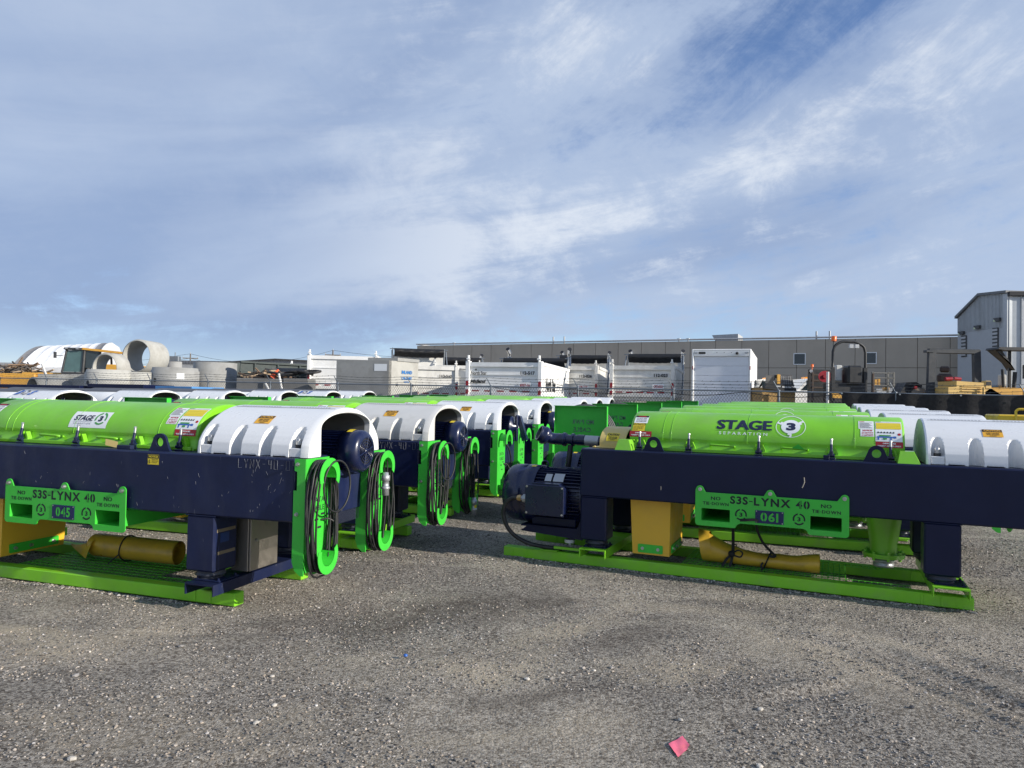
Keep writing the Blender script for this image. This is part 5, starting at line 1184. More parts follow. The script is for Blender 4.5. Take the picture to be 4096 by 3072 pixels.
# dark blocks, junk and green bin
for k, (u0_, u1_, vt, Y) in enumerate(((945, 1130, 1512, 31), (1132, 1236, 1512, 31))):
    a, b = at_(u0_, Y), at_(u1_-2, Y); single('concrete_block', MB().box(a.x, b.x, Y, Y+1.2, GB, at(u0_, vt, Y).z, .03), CONCD, ['long dark concrete block wall beside the tall cylinder', 'dark concrete block touching the white dump truck tailgate'][k], 'concrete block')
BIN = mat('dark_green_steel', (.020, .035, .034), .5, dirt=(.08, .075, .06), damt=.35)
a, b = at_(962, 36), at_(1235, 39)
t = thing('waste_bin', (a.x, 36, GB), math.atan2(3, b.x-a.x), 'long dark green steel roll-off bin with open top behind the concrete blocks', 'bin'); Lb = math.hypot(b.x-a.x, 3); hb = at(962, 1443, 36).z-GB
m = MB()
m.prism([(-.15, .5), (.0, hb), (Lb, hb), (Lb, .5)], 'y', 0, .06); m.prism([(-.15, .5), (.0, hb), (Lb, hb), (Lb, .5)], 'y', 2.2, 2.26); m.box(-.12, Lb, .0, 2.2, .45, .5); part('bin_wall', m, BIN, t)
m = MB(); [m.box(-.05, Lb, -.10, -.0, z, z+.10, .01) for z in (hb-.1, hb-.62, .55)]; part('side_rail', m, BIN, t)
m = MB(); [m.box(.7+1.3*i, .8+1.3*i, -.08, -.0, .6, hb, .01) for i in range(int(Lb/1.3))]; part('side_rib', m, BIN, t)
WOOD = mat('weathered_wood', (.20, .13, .08), .85, var=.5, vscale=2); WOODL = mat('pale_wood', (.36, .27, .18), .85, var=.3, vscale=2)
def junk(name, u0_, u1_, v0_, Y, hh, n, label, mats, seed, seg=(.4, 1.8)):
    t_ = thing(name, (at_((u0_+u1_)/2, Y).x, Y, 0), 0, label, 'debris pile'); q = random.Random(seed); a, b = at_(u0_, Y), at_(u1_, Y); w = b.x-a.x; zb_ = at(u0_, v0_, Y).z
    for mi, mm_ in enumerate(mats):
        m = MB()
        for i in range(n):
            f = q.random(); x = (f-.5)*w; hz = hh*(1-abs(2*f-1)**2)*q.random(); l = q.uniform(*seg); an = q.uniform(0, 3.14); el = q.gauss(0, .3); y = q.uniform(0, 1.6)
            d = Vector((math.cos(an)*math.cos(el), math.sin(an)*math.cos(el), math.sin(el)))*l/2; c = Vector((x, y, zb_+hz)); m.tube([c-d, c+d], q.uniform(.025, .07), 4, sm=False)
        part('loose_piece', m, mm_, t_, kind='stuff')
    m = MB(); m.grid([[((i/12-.5)*w, -.1+1.8*j/4, zb_-.5+(hh*.85*(1-abs(i/6-1)**2)+.5)*math.sin(math.pi*(j+.5)/5)*q.uniform(.85, 1.1)) for j in range(5)] for i in range(13)], sm=False); part('heap', m, mat('dirty_rubble', (.07, .055, .04), .95, var=.4, vscale=3), t_); return t_
junk('timber_pile', -60, 145, 1512, 45, 1.05, 60, 'heap of broken timber boards at the far left', (WOOD, WOODL, mat('grey_wood', (.10, .09, .085), .9)), 3)
junk('scrap_pile', 958, 1160, 1512, 32.3, .42, 26, 'scrap boards and torn sheeting heaped on the dark concrete blocks', (WOOD, DARK, WOODL), 5, (.3, 1.0))
t = thing('hose_heap', (*at_(1165, 31.6)[:2], at(1165, 1512, 31.5).z), 0, 'black corrugated hoses coiled on the dark block beside the tailgate', 'hose')
m = MB()
for i in range(5): m.tube([(-.6+.35*i+.42*math.cos(a), .2+.3*math.sin(a), .08+.16*abs(math.sin(a/2+i))+.03*i) for a in [2*math.pi*j/22 for j in range(22)]], .055, 7, closed=True)
part('hose', m, BLK, t)
a = at_(1095, 30.8); single('concrete_beam', MB().box(a.x-.85, a.x+.85, 33, 33.6, at(1095, 1490, 33).z, at(1095, 1471, 33).z, .02), CONCD, 'mossy concrete beam lying across the scrap in front of the green bin', 'concrete beam')
o = single('safety_cone', MB().lathe([(0, .16), (.02, .15), (.03, .10), (.42, .03), (.42, 0)], (*at_(1090, 31.7)[:2], at(1090, 1508, 31.7).z), (.6, 0, .8), 14), mat('orange_plastic', (.75, .10, .03), .5), 'orange cone lying on its side on the scrap', 'cone')
PIPEW = mat('white_pipe', (.6, .6, .58), .5)
for k, (u0_, v0_, u1_, v1_, lb) in enumerate(((1115, 1495, 1128, 1560, 'white pipe leaning on the dark block, right one of two'), (1060, 1530, 1075, 1560, 'white pipe leaning on the dark block, left one of two'), (168, 1455, 185, 1500, 'white plastic pipe sticking up left of the loader'))):
    Y = 30.6 if k < 2 else 36.5; single('plastic_pipe', MB().tube([at(u0_, v0_, Y), at(u1_, v1_, Y-.1)], .05, 10), PIPEW, lb, 'pipe')
# flat blue lids seen edge-on in front of the fence
for k, (u0_, u1_, v, Y, mm_, lb) in enumerate(((-60, 325, 1541, 27, NAVY, 'dark blue flat deck behind the white covers, far left'), (350, 583, 1539, 26.5, NAVY, 'dark blue flat deck below the concrete rings'), (622, 778, 1548, 26, mat('sky_blue_paint', (.08, .24, .50), .6), 'light blue panel edge behind the grey ridges'))):
    a, b = at_(u0_, Y), at_(u1_, Y-.6); z = at((u0_+u1_)/2, v, Y).z
    t = thing('flat_deck', (a.x, Y, 0), math.atan2(-.6, b.x-a.x), lb, 'deck'); L_ = b.x-a.x
    part('deck_edge', MB().box(0, L_, 0, 1.6, z-.12, z+.02, .01), mm_, t); part('deck_leg', MB().box(.1, .25, .1, .25, .2, z-.12).box(L_-.3, L_-.15, .1, .25, .2, z-.12), mm_, t)
# ------------------------------------------------------------------ vehicles behind the fence
TW = mat('white_truck_paint', (.82, .82, .80), .42, var=.05, dirt=(.40, .36, .30), dscale=1.2, damt=.22, streak=True)
TWD = mat('dirty_white_body', (.68, .67, .63), .55, var=.1, dirt=(.22, .20, .17), dscale=1.4, damt=.4, streak=True)
REDL = mat('red_lens', (.30, .012, .02), .25); AMB = mat('amber_lens', (.80, .30, .02), .3); CHR = mat('chrome', (.62, .62, .62), .18, metal=1.); TARP = mat('black_tarp', (.010, .010, .011), .55, bump=.8, bscale=6)
GLASS = mat('dark_glass', (.02, .03, .035), .08, coat=.6); CATY = mat('machine_yellow', (.62, .33, .05), .5, var=.08, dirt=(.25, .18, .10), damt=.4); CATP = mat('faded_machine_yellow', (.66, .44, .14), .55, var=.08, dirt=(.35, .25, .12), damt=.45)
DGREY = mat('dark_grey_steel', (.045, .048, .052), .5, var=.15, dirt=DUST, damt=.25); TYRE = mat('tyre_rubber', (.018, .018, .018), .85, dirt=DUST, damt=.35)
def wheel(t, x, y, z, r, w, name='wheel'):
    o = part(name, MB().lathe([(0, r*.55), (0, r*.9), (w*.12, r), (w*.88, r), (w, r*.9), (w, r*.55)], (x, y-w/2, z), (0, 1, 0), 28), TYRE, t)
    part('rim', MB().lathe([(0, 0), (0, r*.2), (w*.2, r*.25), (w*.25, r*.5), (w*.1, r*.56), (w*.9, r*.56), (w*.75, r*.5), (w*.75, 0)], (x, y-w/2, z), (0, 1, 0), 20), TW, o); return o
def dump_truck(x, y, yaw, W_, H_, label, num=None, brand=True, tarp=True, stacks=(1, 1), beacon=True, base=1.0, L_=5.2, side_text=False, plate_txt=None, tall=.75, pale=False, sh=.5):
    """seen from behind: tailgate at y=0 facing -y, width W_, box from z base to base+H_"""
    t = thing('dump_truck', (x, y, GB), yaw, label, 'dump truck', 'dump trucks parked behind the fence'); w = W_/2; z0, z1 = base, base+H_; BM = TWD if pale else TW
    tg = MB(); tg.box(-w+.13, w-.13, 0, .05, z0, z1, .01); tgo = part('tailgate', tg, BM, t)
    m = MB(); m.prism([(z1-.20, -.06), (z1-.02, -.06), (z1, 0), (z1-.28, 0)][::1] and [(-w+.14, z1-.16), (w-.14, z1-.16), (w-.14, z1), (-w+.14, z1)], 'y', -.07, -.002); m.box(-w+.14, w-.14, -.05, -.002, z0, z0+.14, .01)
    m.prism([(-w+.14, z0+H_*.30), (w-.14, z0+H_*.30), (w-.14, z0+H_*.34), (-w+.14, z0+H_*.34)], 'y', -.03, -.002); m.prism([(-w+.14, z0+H_*.62), (w-.14, z0+H_*.62), (w-.14, z0+H_*.65), (-w+.14, z0+H_*.65)], 'y', -.03, -.002); part('tailgate_rib', m, BM, tgo)
    for s in (-1, 1):
        c = w-.065
        po = part('corner_post', MB().box(s*c-.075, s*c+.075, -.10, .18, z0-.15, z1+.05, .012).box(s*(c-.03)-.03, s*(c-.03)+.03, -.14, .0, z1+.02, z1+.26, .01).cyl((s*(c-.10), -.12, z1+.12), (s*(c+.03), -.12, z1+.12), .03), BM, t)
        lm = MB()
        for zc in (z0+H_*.36, z0+H_*.10): lm.lathe([(0, .0), (0.0, .06), (.02, .05), (.03, 0)], (s*c, -.102, zc), (0, -1, 0), 14)
        V = lm.v; lm.v = [(a, b, zc_ if False else c_) for a, b, c_ in V for zc_ in (0,)]
        part('tail_light', MB().prism(rrect(s*c-.05, s*c+.05, z0+H_*.27, z0+H_*.45, .045), 'y', -.125, -.101).prism(rrect(s*c-.05, s*c+.05, z0+H_*.05, z0+H_*.19, .045), 'y', -.125, -.101), REDL, po)
    for s in (-1, 1):
        part('side_panel', MB().box(s*w-.04, s*w+.04, .18, L_, z0, z1, .01).box(s*w-.07 if s < 0 else s*w, s*w if s < 0 else s*w+.07, .15, L_, z1-.12, z1+.01, .01).box(s*w-.07 if s < 0 else s*w, s*w if s < 0 else s*w+.07, .15, L_, z0, z0+.12, .01), BM, t)
    part('bulkhead', MB().box(-w, w, L_, L_+.08, z0, z1+tall, .01).box(-w, w, L_+.08, L_+.9, z1+tall-.1, z1+tall, .01), TWD, t)
    part('box_floor', MB().box(-w+.05, w-.05, .1, L_, z0-.15, z0, .01), TWD, t)
    part('inner_liner', MB().box(-w+.045, -w+.06, .2, L_-.02, z0+.1, z1-.03).box(w-.06, w-.045, .2, L_-.02, z0+.1, z1-.03), DGREY, t)
    part('chassis', MB().box(-.45, -.3, .3, L_+3, .75, 1.0).box(.3, .45, .3, L_+3, .75, 1.0).box(-w+.1, w-.1, .05, .15, .45, .75, .01), DGREY, t)
    for yy in (1.0, 2.3):
        for s in (-1, 1): wh = wheel(t, 0, 0, 0, .5, .55); wh.rotation_euler = (0, 0, rad(90)); wh.location = (s*(w-.32), yy, .5)
    cz = 1.15
    part('cab', MB().prism([(L_+1.0, .9), (L_+1.0, z1+tall-.25), (L_+2.2, z1+tall-.25), (L_+2.5, z1+.1), (L_+3.6, z1-.25), (L_+3.7, .8)], 'x', -1.05, 1.05), TW, t)
    part('rear_window', MB().box(-.55, .55, L_+.99, L_+.998, z1+tall-.7, z1+tall-.4), GLASS, t)
    if tarp:
        ft_ = MB(); rows_ = []
        for j in range(9):
            a_ = j/8; rows_.append([(-w*.94+2*w*.94*i/28, L_-.42-.10*math.sin(a_*3.14*1.5)+.02*math.sin(i*1.1+j), z1+tall+.30-.40*a_-.03*math.sin(math.pi*i/28)+.008*math.sin(i*1.9+j*2.2)) for i in range(29)])
        ft_.grid(rows_).tube([(-w*.94+2*w*.94*i/24, L_-.36+.01*math.sin(i*1.3), z1+tall+.25) for i in range(25)], .06, 10); part('rolled_tarp', ft_, TARP, t)
        af = MB()
        for s in (-1, 1): af.tube([(s*(w+.03), L_-.3, z1+tall+.2), (s*(w+.08), L_-1.7, z0+.2)], .03, 8); af.tube([(s*(w-.12), L_-.3, z1+tall+.28), (s*(w+.14), L_-.3, z1+tall+.28)], .022, 8); af.tube([(s*(w-.02), L_, z1+tall+.35), (s*(w-.02), L_, z1)], .028, 8)
        part('tarp_arm', af, GALV, t)
    for s, on in zip((-1, 1), stacks):
        if on:
            ex = part('exhaust_stack', MB().tube([(s*(w-.08), L_+.6, .9), (s*(w-.08), L_+.6, z1+tall+sh-.33)]+bez([(s*(w-.08), L_+.6, z1+tall+sh-.33), (s*(w-.08), L_+.56, z1+tall+sh-.16), (s*(w-.04), L_+.42, z1+tall+sh)], 5), .085, 14), CHR, t)
            part('stack_mouth', MB().cyl((s*(w-.042), L_+.425, z1+tall+sh-.005), (s*(w-.035), L_+.405, z1+tall+sh+.015), .092, n=16), DARK, ex)
    if beacon:
        for s in (-1, 1): bq = part('beacon', MB().lathe([(0, .09), (.16, .08), (.2, .06), (.21, 0)], (s*.75, L_+1.2, z1+tall+.1), (0, 0, 1), 14), AMB, t)
    f = FR(-.055); m = MB()
    if num: text(m, num, w-.80, w-.26, z0+H_*.64, z0+H_*.64+.13, f, .04)
    if brand:
        text(m, 'North Star', -w+.20, -w+.80, z0+H_*.63, z0+H_*.63+.13, f, .02); poly(m, [(-w+.385+.05*(1 if i % 2 else .45)*math.cos(rad(90+36*i)), z0+H_*.62+.20+.05*(1 if i % 2 else .45)*math.sin(rad(90+36*i))) for i in range(10)], f)
        text(m, 'Midland', -w+.17, -w+.78, z0+H_*.38, z0+H_*.38+.13, f, .05, .3)
    if m.v: part('tailgate_lettering', m, INKK, tgo)
    if plate_txt: lp = part('licence_plate', MB().box(w-.85, w-.40, -.058, -.053, z0+H_*.26, z0+H_*.42), INKW, tgo); part('plate_characters', text(MB(), plate_txt, w-.81, w-.44, z0+H_*.29, z0+H_*.38, FR(-.06), .03), INKR, lp)
    m = MB(); [part('reflector_strip', MB().box(-w+.24+i*(2*w-.48)/5, -w+.24+i*(2*w-.48)/5+.28, -.056, -.053, z0+.16, z0+.21), REDL, tgo) for i in range(5)]
    if side_text:
        fs = lambda a, b: (w+.045, a, b); m = MB(); text(m, 'North Star', .45, 2.3, z0+.20, z0+.72, fs, .05); m.add([fs(2.5, z0+.50), fs(3.7, z0+.50), fs(3.7, z0+.53), fs(2.5, z0+.53)], [(0, 1, 2, 3)]); m.add([fs(2.5, z0+.42), fs(3.7, z0+.42), fs(3.7, z0+.45), fs(2.5, z0+.45)], [(0, 1, 2, 3)]); part('side_lettering', m, INKK, t)
    return t
def ux(u, Y): return at(u, 1500, Y).x
def gate_fit(u0_, u1_, vtop, vbot, Y):
    return ux((u0_+u1_)/2, Y), ux(u1_, Y)-ux(u0_, Y), at((u0_+u1_)/2, vtop, Y).z-GB, at((u0_+u1_)/2, vbot, Y).z-GB
def truck(u0_, u1_, vt, vb, Y, yaw, label, **k):
    x, w, zt, zb_ = gate_fit(u0_, u1_, vt, vb, Y); return dump_truck(x, Y, yaw, w, zt-zb_, label, base=zb_, **k)
truck(1858, 2172, 1450, 1585, 26.6, rad(-15), 'dump truck numbered 112-517 with North Star and Midland on its tailgate', num='112-517', side_text=True, plate_txt='6957-16', tall=.16, stacks=(1, 1), sh=.75)
truck(2440, 2695, 1463, 1588, 29, rad(-17), 'dump truck numbered 112-023 with wide black rolled tarp, left of the box truck', num='112-023', brand=False, plate_txt='CPZ-8503', tall=.50, beacon=False, pale=True)
truck(2160, 2392, 1465, 1590, 31.5, rad(-13), 'dump truck numbered 112-026 partly hidden behind 112-517', num='112-026', brand=False, plate_txt='CPF-1777', tall=.50, pale=True, beacon=False)
truck(1590, 1832, 1464, 1590, 31.0, rad(12), 'dump truck numbered 112-510 standing behind the INLAND box', num='112-510', brand=False, tall=.75, stacks=(0, 0), pale=True, beacon=False)
truck(1730, 1925, 1462, 1590, 33.5, rad(2), 'dump truck with amber beacons half hidden between 112-510 and 112-517', brand=False, tall=.35, stacks=(1, 1), pale=True)
truck(1232, 1510, 1424, 1558, 32.5, rad(4), 'white dump truck with red and white stripes on its tailgate left of the INLAND box', brand=False, tall=.10, stacks=(0, 0), beacon=False, tarp=False)
truck(1158, 1385, 1465, 1545, 39, rad(-4), 'North Star dump truck farthest left, only part of its tailgate showing', brand=False, tarp=False, tall=.1, stacks=(0, 0), beacon=False)
p = at_(1178, 38.9); m = MB(); text(m, 'North Star', ux(1193, 38.8), ux(1262, 38.8), at(1200, 1490, 38.8).z, at(1200, 1478, 38.8).z, lambda a, b: (a, 38.85+0*(b), b), .04)
o = bpy.data.objects[[q.name for q in COL.objects if q.name.startswith('dump_truck') and 'farthest left' in q.get('label', '')][0]]
me = part('tailgate_lettering', m, INKK, o); me.matrix_parent_inverse = (Matrix.Translation(o.location) @ Matrix.Rotation(o.rotation_euler.z, 4, 'Z')).inverted()
# box truck
Y = 28.2; x0b, x1b = ux(2766, Y), ux(2996, Y); zt = at(2880, 1399, Y).z; wB = (x1b-x0b)*.985; t = thing('box_truck', (x0b, Y, GB), rad(-21), 'tall white box truck with plain roll-up rear door, numbered 113-021', 'box truck'); h = zt-GB
part('cargo_box', MB().box(0, .09, 0, 5.5, .9, h, .03).box(wB-.09, wB, 0, 5.5, .9, h, .03).box(0, wB, .0, 5.5, h-.06, h, .03).box(.09, wB-.09, 5.4, 5.5, .9, h-.06).box(.09, wB-.09, 0, .12, h-.28, h-.06, .01).box(0, wB, 0, 5.5, .85, .95, .02), TW, t)
dn = 6; z0d, z1d = .95, h-.28
for i in range(dn):
    part('door_panel', MB().box(.095, wB-.095, .055, .08, z0d+(z1d-z0d)*i/dn+.003, z0d+(z1d-z0d)*(i+1)/dn-.003, .004), mat('roll_door_white', (.74, .76, .80), .5, var=.03), t)
part('top_lamp', MB().box(.09, .24, -.02, -.002, h-.17, h-.12, .004).box(wB-.24, wB-.09, -.02, -.002, h-.17, h-.12, .004), ALU, t)
part('side_reflector', MB().box(.02, .06, -.012, -.002, h-.80, h-.66).box(wB-.06, wB-.02, -.012, -.002, h-.80, h-.66).box(.02, .06, -.012, -.002, 1.1, 1.3).box(wB-.06, wB-.02, -.012, -.002, 1.1, 1.3), REDL, t)
part('camera', MB().lathe([(0, .05), (.05, .055), (.07, .03), (.07, 0)], (wB-.52, -.002, h-.17), (0, -1, 0), 12), INKK, t)
m = MB(); text(m, '113-021', .16, .42, 1.06, 1.13, FR(.052), .03); m.box(.26, .52, -.006, -.002, h-.19, h-.11); [m.cyl((.95+.27*i, -.002, h-.14), (.95+.27*i, -.01, h-.14), .014, n=8) for i in range(3)]; part('fleet_number', m, INKK, t)
part('door_handle', MB().box(wB*.45, wB*.55, .03, .053, 1.05, 1.12, .01), INKY, t)
part('cab', MB().prism([(5.7, .5), (5.7, 2.4), (6.6, 2.4), (7.0, 1.6), (7.8, 1.4), (7.8, .5)], 'x', .15, wB-.15), TW, t)
for s in (.3, wB-.3): wh = wheel(t, 0, 0, 0, .42, .5); wh.rotation_euler = (0, 0, rad(90)); wh.location = (s, 1.4, .42)
part('rear_frame', MB().box(.1, wB-.1, .1, 6, .6, .84, .02), DGREY, t)
# ---- wheel loader on the left
Y = 43.; u0_ = 245; X0 = ux(247, Y); X1 = ux(475, Y); S_ = (X1-X0)
t = thing('wheel_loader', (X0, Y, GB), rad(6), 'yellow wheel loader with black glazed cab behind the low concrete box', 'loader'); zf = lambda v: at(360, v, Y).z-GB
z0c, z1c = zf(1492), zf(1392)
part('cab_frame', MB().tube([(.0, 0, z0c), (.22, 0, z1c-.05)], .055, 4).tube([(1.05, 0, z0c), (1.12, 0, z1c-.05)], .075, 4).tube([(1.95, .1, z0c), (1.85, .1, z1c-.05)], .06, 4).tube([(.0, 1.4, z0c), (.22, 1.4, z1c-.05)], .055, 4).tube([(1.95, 1.4, z0c), (1.85, 1.4, z1c-.05)], .06, 4).box(-.02, 2.0, -.03, .06, z0c-.1, z0c+.04).box(.12, 1.95, -.03, .05, z1c-.14, z1c-.04).box(.50, .58, 1.36, 1.42, z0c, z1c-.1), DGREY, t)
part('windscreen', MB().add([(.06, .02, z0c+.05), (1.02, .02, z0c+.05), (1.08, .02, z1c-.15), (.24, .02, z1c-.15)], [(0, 1, 2, 3)]), mat('tinted_glass', (.07, .13, .13), .1, coat=.5), t)
part('side_window', MB().add([(1.16, .03, z0c+.3), (1.86, .10, z0c+.3), (1.80, .10, z1c-.18), (1.18, .03, z1c-.18)], [(0, 1, 2, 3)]), GLASS, t)
part('cab_roof', MB().prism([(.15, z1c), (.10, z1c-.10), (1.0, z1c-.12), (1.05, z1c)], 'y', -.15, 1.55), DGREY, t); part('roof_panel', MB().prism([(1.02, z1c+.02), (3.1, z1c-.18), (3.1, z1c-.30), (1.0, z1c-.10)], 'y', -.10, 1.5), CATY, t)
part('work_light', MB().box(.2, .32, -.2, -.15, z1c-.09, z1c-.02).box(.75, .87, -.2, -.15, z1c-.10, z1c-.03), ALU, t)
part('mirror', MB().tube([(.06, 0, z0c+1.0), (-.3, -.1, z0c+1.0)], .02, 6).box(-.40, -.24, -.13, -.07, z0c+.85, z0c+1.22, .02), DGREY, t)
part('steering_wheel', MB().tube([(.75+.16*math.cos(a), .5, z0c+.75+.16*math.sin(a)) for a in [2*math.pi*i/18 for i in range(18)]], .02, 6, closed=True).box(.8, 1.0, .7, 1.1, z0c, z0c+.8, .03), DGREY, t)
part('engine_hood', MB().box(1.9, 3.8, 0, 1.5, .9, z0c+.55, .08), CATY, t); part('loader_frame', MB().box(-2.2, 0, .3, 1.1, .8, z0c-.02, .05).box(-3.4, -1.4, .1, .3, .9, z0c-.12, .05), CATY, t); part('bucket', MB().prism([(-4.6, .3), (-3.6, .3), (-3.5, z0c-.15), (-4.0, z0c-.1)], 'y', -.6, 2.0), CATY, t)
for xx in (-.9, 2.9): wheel(t, xx, -.3, .75, .75, .6)
t.scale = (1.12, 1.12, 1)
# ---- right: skid steer, pickups, roller, rack, tracked machine
Y = 26.5; X0 = ux(3050, Y); CATB = mat('worn_machine_yellow', (.40, .24, .07), .6, var=.2, dirt=(.10, .08, .06), dscale=3, damt=.7)
t = thing('skid_steer', (X0, Y, GB), rad(4), 'compact track loader with black upper body and yellow lower body right of the box truck', 'skid steer'); sc_ = (ux(3190, Y)-X0); zf = lambda v: at(3120, v, Y).z-GB
zt, zm, zl = zf(1498), zf(1545), zf(1568)
part('lower_body', MB().prism([(0, .55), (0, zm-.05), (sc_*.97, zm-.18), (sc_*.97, .55)], 'y', 0, 1.2), CATB, t)
part('upper_arm', MB().prism([(.03, zm-.1), (.1, zm+.12), (.30, zm+.16), (sc_*.95, zm-.05), (sc_*.97, zm-.22)], 'y', -.12, .0).prism([(.22, zm+.1), (.32, zt-.12), (.45, zt-.02), (.62, zt-.02), (.62, zt-.12), (.46, zt-.14), (.36, zm+.1)], 'y', -.08, .0), mat('black_machine_paint', (.014, .015, .017), .5, dirt=(.06, .055, .05), damt=.2), t)
part('cab_cage', MB().prism([(.58, zm+.05), (.60, zt), (1.13, zt), (1.24, zm)], 'y', .05, 1.1), DGREY, t); m = MB()
for i in range(7): m.tube([(.66+.07*i, .04, zm+.08), (.66+.07*i, .04, zt-.06)], .008, 4)
for i in range(6): m.tube([(.62, .04, zm+.1+.055*i), (1.15, .04, zm+.1+.055*i)], .008, 4)
part('side_mesh', m, ALU, t); part('yellow_lift_post', MB().box(.50, .62, -.13, -.05, zm+.08, zt-.0, .01), CATY, t)
part('side_lettering', text(text(MB(), '323G', .48, .63, zm-.03, zm+.02, lambda a, b: (a, -.124, b), .04), 'North Star', .70, 1.06, zm-.05, zm+.005, lambda a, b: (a, -.124, b), .04), INKW, t)
wheel(t, .45, -.1, .45, .42, .3, 'track_wheel'); wheel(t, 1.15, -.1, .45, .42, .3, 'track_wheel'); part('track', MB().box(.2, 1.4, -.25, .05, .02, .5, .1), TYRE, t)
def pickup(u0_, u1_, vt, Y, label, flip=False):
    X0, X1 = ux(u0_, Y), ux(u1_, Y); t = thing('pickup_truck', (X0, Y, GB), 0, label, 'pickup'); L_ = X1-X0; z = at(u0_, vt, Y).z-GB
    part('body', MB().prism([(0, .5), (0, z-.55), (.25, z-.5), (.62*L_ if L_ > 2 else L_, z-.5), (L_, z-.62), (L_, .5)], 'y', 0, 1.8), TW, t); part('cab', MB().prism([(.25, z-.51), (.75, z), (L_*.82, z), (L_*.95, z-.51)], 'y', .1, 1.7), TW, t)
    part('side_window', MB().add([(.42, .09, z-.48), (.80, .09, z-.08), (L_*.72, .09, z-.08), (L_*.78, .09, z-.48)], [(0, 1, 2, 3)]), GLASS, t); part('roof_light', MB().box(.8, 1.0, .6, 1.0, z, z+.08, .01), AMB, t)
    wheel(t, .5, .15, .38, .38, .25); wheel(t, L_-.5, .15, .38, .38, .25); return t
pickup(3165, 3255, 1512, 28.5, 'white pickup seen between the skid steer and the hose reel rack')
pickup(3005, 3068, 1515, 29.5, 'white vehicle with orange lamps just right of the box truck'); pickup(3540, 3610, 1552, 27, 'white van roof showing behind the steel rack, right of the roller')
# roller with arch and reel
Y = 24.5; X0, X1 = ux(3326, Y), ux(3464, Y); t = thing('pavement_roller', (X0, Y, GB), 0, 'black machine with tall rounded roll bar and orange beacon', 'roller'); w = X1-X0; zf = lambda v: at(3395, v, Y).z-GB; zt = zf(1368); zl = zf(1572)
part('roll_bar', MB().tube([(.02, 0, zl)]+[(.03, 0, zl+(zt-zl)*.45), (.04, 0, zt-.33)]+bez([(.04, 0, zt-.33), (.12, 0, zt-.13), (.34, 0, zt), (w/2, 0, zt+.01), (w-.34, 0, zt-.01), (w-.10, 0, zt-.15), (w-.03, 0, zt-.36)], 6)+[(w-.02, 0, zl)], .045, 12).box(-.02, .10, -.05, .06, zl, zl+(zt-zl)*.50, .01).box(w-.1, w+.03, -.05, .06, zl, zl+(zt-zl)*.50, .01), mat('black_machine_paint'and'black_machine_paint', (.018, .020, .022), .4), t)
part('beacon', MB().lathe([(0, .085), (.15, .085), (.17, .07), (.17, 0)], (.06, 0, zt+.02), (.1, 0, 1), 16), mat('orange_lens', (.85, .16, .02), .3), t); part('beacon_stem', MB().cyl((.05, 0, zt-.25), (.06, 0, zt+.02), .02), DGREY, t)
m = MB(); m.box(.56, .70, -.10, -.02, zt-.22, zt-.08, .01).box(.75, .89, -.10, -.02, zt-.22, zt-.08, .01); part('work_light', m, ALU, t)
part('engine_cover', MB().box(.48, .98, -.2, .3, zl+.30, zl+.93, .06).box(.05, w-.05, -.05, .8, .5, zl+.35, .04), mat('black_machine_paint', (.018, .02, .022), .4), t)
part('seat_back', MB().box(.2, .42, .1, .3, zl+.4, zl+.95, .03), mat('pale_parts', (.5, .5, .48), .5), t); part('yellow_base', MB().prism([(-.1, zl-.03), (.10, zl-.03), (.2, zl-.1), (w-.3, zl-.12), (w-.2, zl-.05), (w+.05, zl-.05), (w+.02, zl-.22), (-.08, zl-.18)], 'y', -.32, -.26), CATY, t)
for xx in (.3, w-.3): wheel(t, xx, 0, .55, .55, .3)
Y = 25.6; X0, X1 = ux(3248, Y), ux(3500, Y); zf = lambda v: at(3330, v, Y).z-GB
t = thing('equipment_rack', (X0, Y, GB), 0, 'black truck rack body with round work lamps behind the roller', 'rack'); w = X1-X0
part('back_wall', MB().box(.08, w-.05, .5, .6, .9, zf(1476), .01), mat('black_machine_paint', (.018, .02, .022), .4), t); RST = mat('rusty_steel', (.07, .05, .04), .8); [part('rack_rail', MB().box(.0, w*.30, .0, .08, z, z+.07, .01), RST, t) for z in (zf(1505), zf(1528), zf(1555))]; [part('rack_upright', MB().box(x, x+.07, -.002, .078, .6, zf(1490), .01), RST, t) for x in (.0, w*.28, w*.96)]
part('work_lamp', MB().cyl((.16, .45, zf(1484)), (.16, .49, zf(1484)), .06, n=14).cyl((w-.13, .45, zf(1490)), (w-.13, .49, zf(1490)), .05, n=14), ZINC, t); part('beacon', MB().lathe([(0, .05), (.1, .05), (.11, 0)], (.21, .5, zf(1467)), (0, 0, 1), 12).cyl((.21, .5, zf(1478)), (.21, .5, zf(1467)), .015), mat('orange_lens', (.85, .16, .02), .3), t)
t = thing('hose_reel', (ux(3300, 25.3), 25.3, GB), 0, 'round red hose reel in the rack left of the roll bar', 'reel'); part('reel_drum', MB().lathe([(0, 0), (0, .20), (.03, .20), (.03, .06), (.02, .0)], (0, .0, zf(1508)), (0, 1, 0), 30, False).lathe([(.0, .07), (-.04, .07), (-.04, 0)], (0, 0, zf(1508)), (0, 1, 0), 16, False), mat('red_paint', (.28, .012, .025), .4), t); t.scale = (1.15, 1.15, 1)
single('white_post', MB().cyl((ux(3311, 24.3), 24.3, GB), (ux(3311, 24.3), 24.3, at(3311, 1487, 24.3).z), .045, n=12), PIPEW, 'white upright post left of the roller', 'post')
t = thing('steel_rack', (ux(3490, 26), 26, GB), 0, 'open steel shelving rack right of the roller', 'rack'); w = ux(3575, 26)-ux(3490, 26); zf = lambda v: at(3530, v, 26).z-GB; m = MB()
for z in (zf(1490), zf(1510), zf(1540), zf(1562)): m.box(0, w, -.03, .03, z-.035, z, .005)
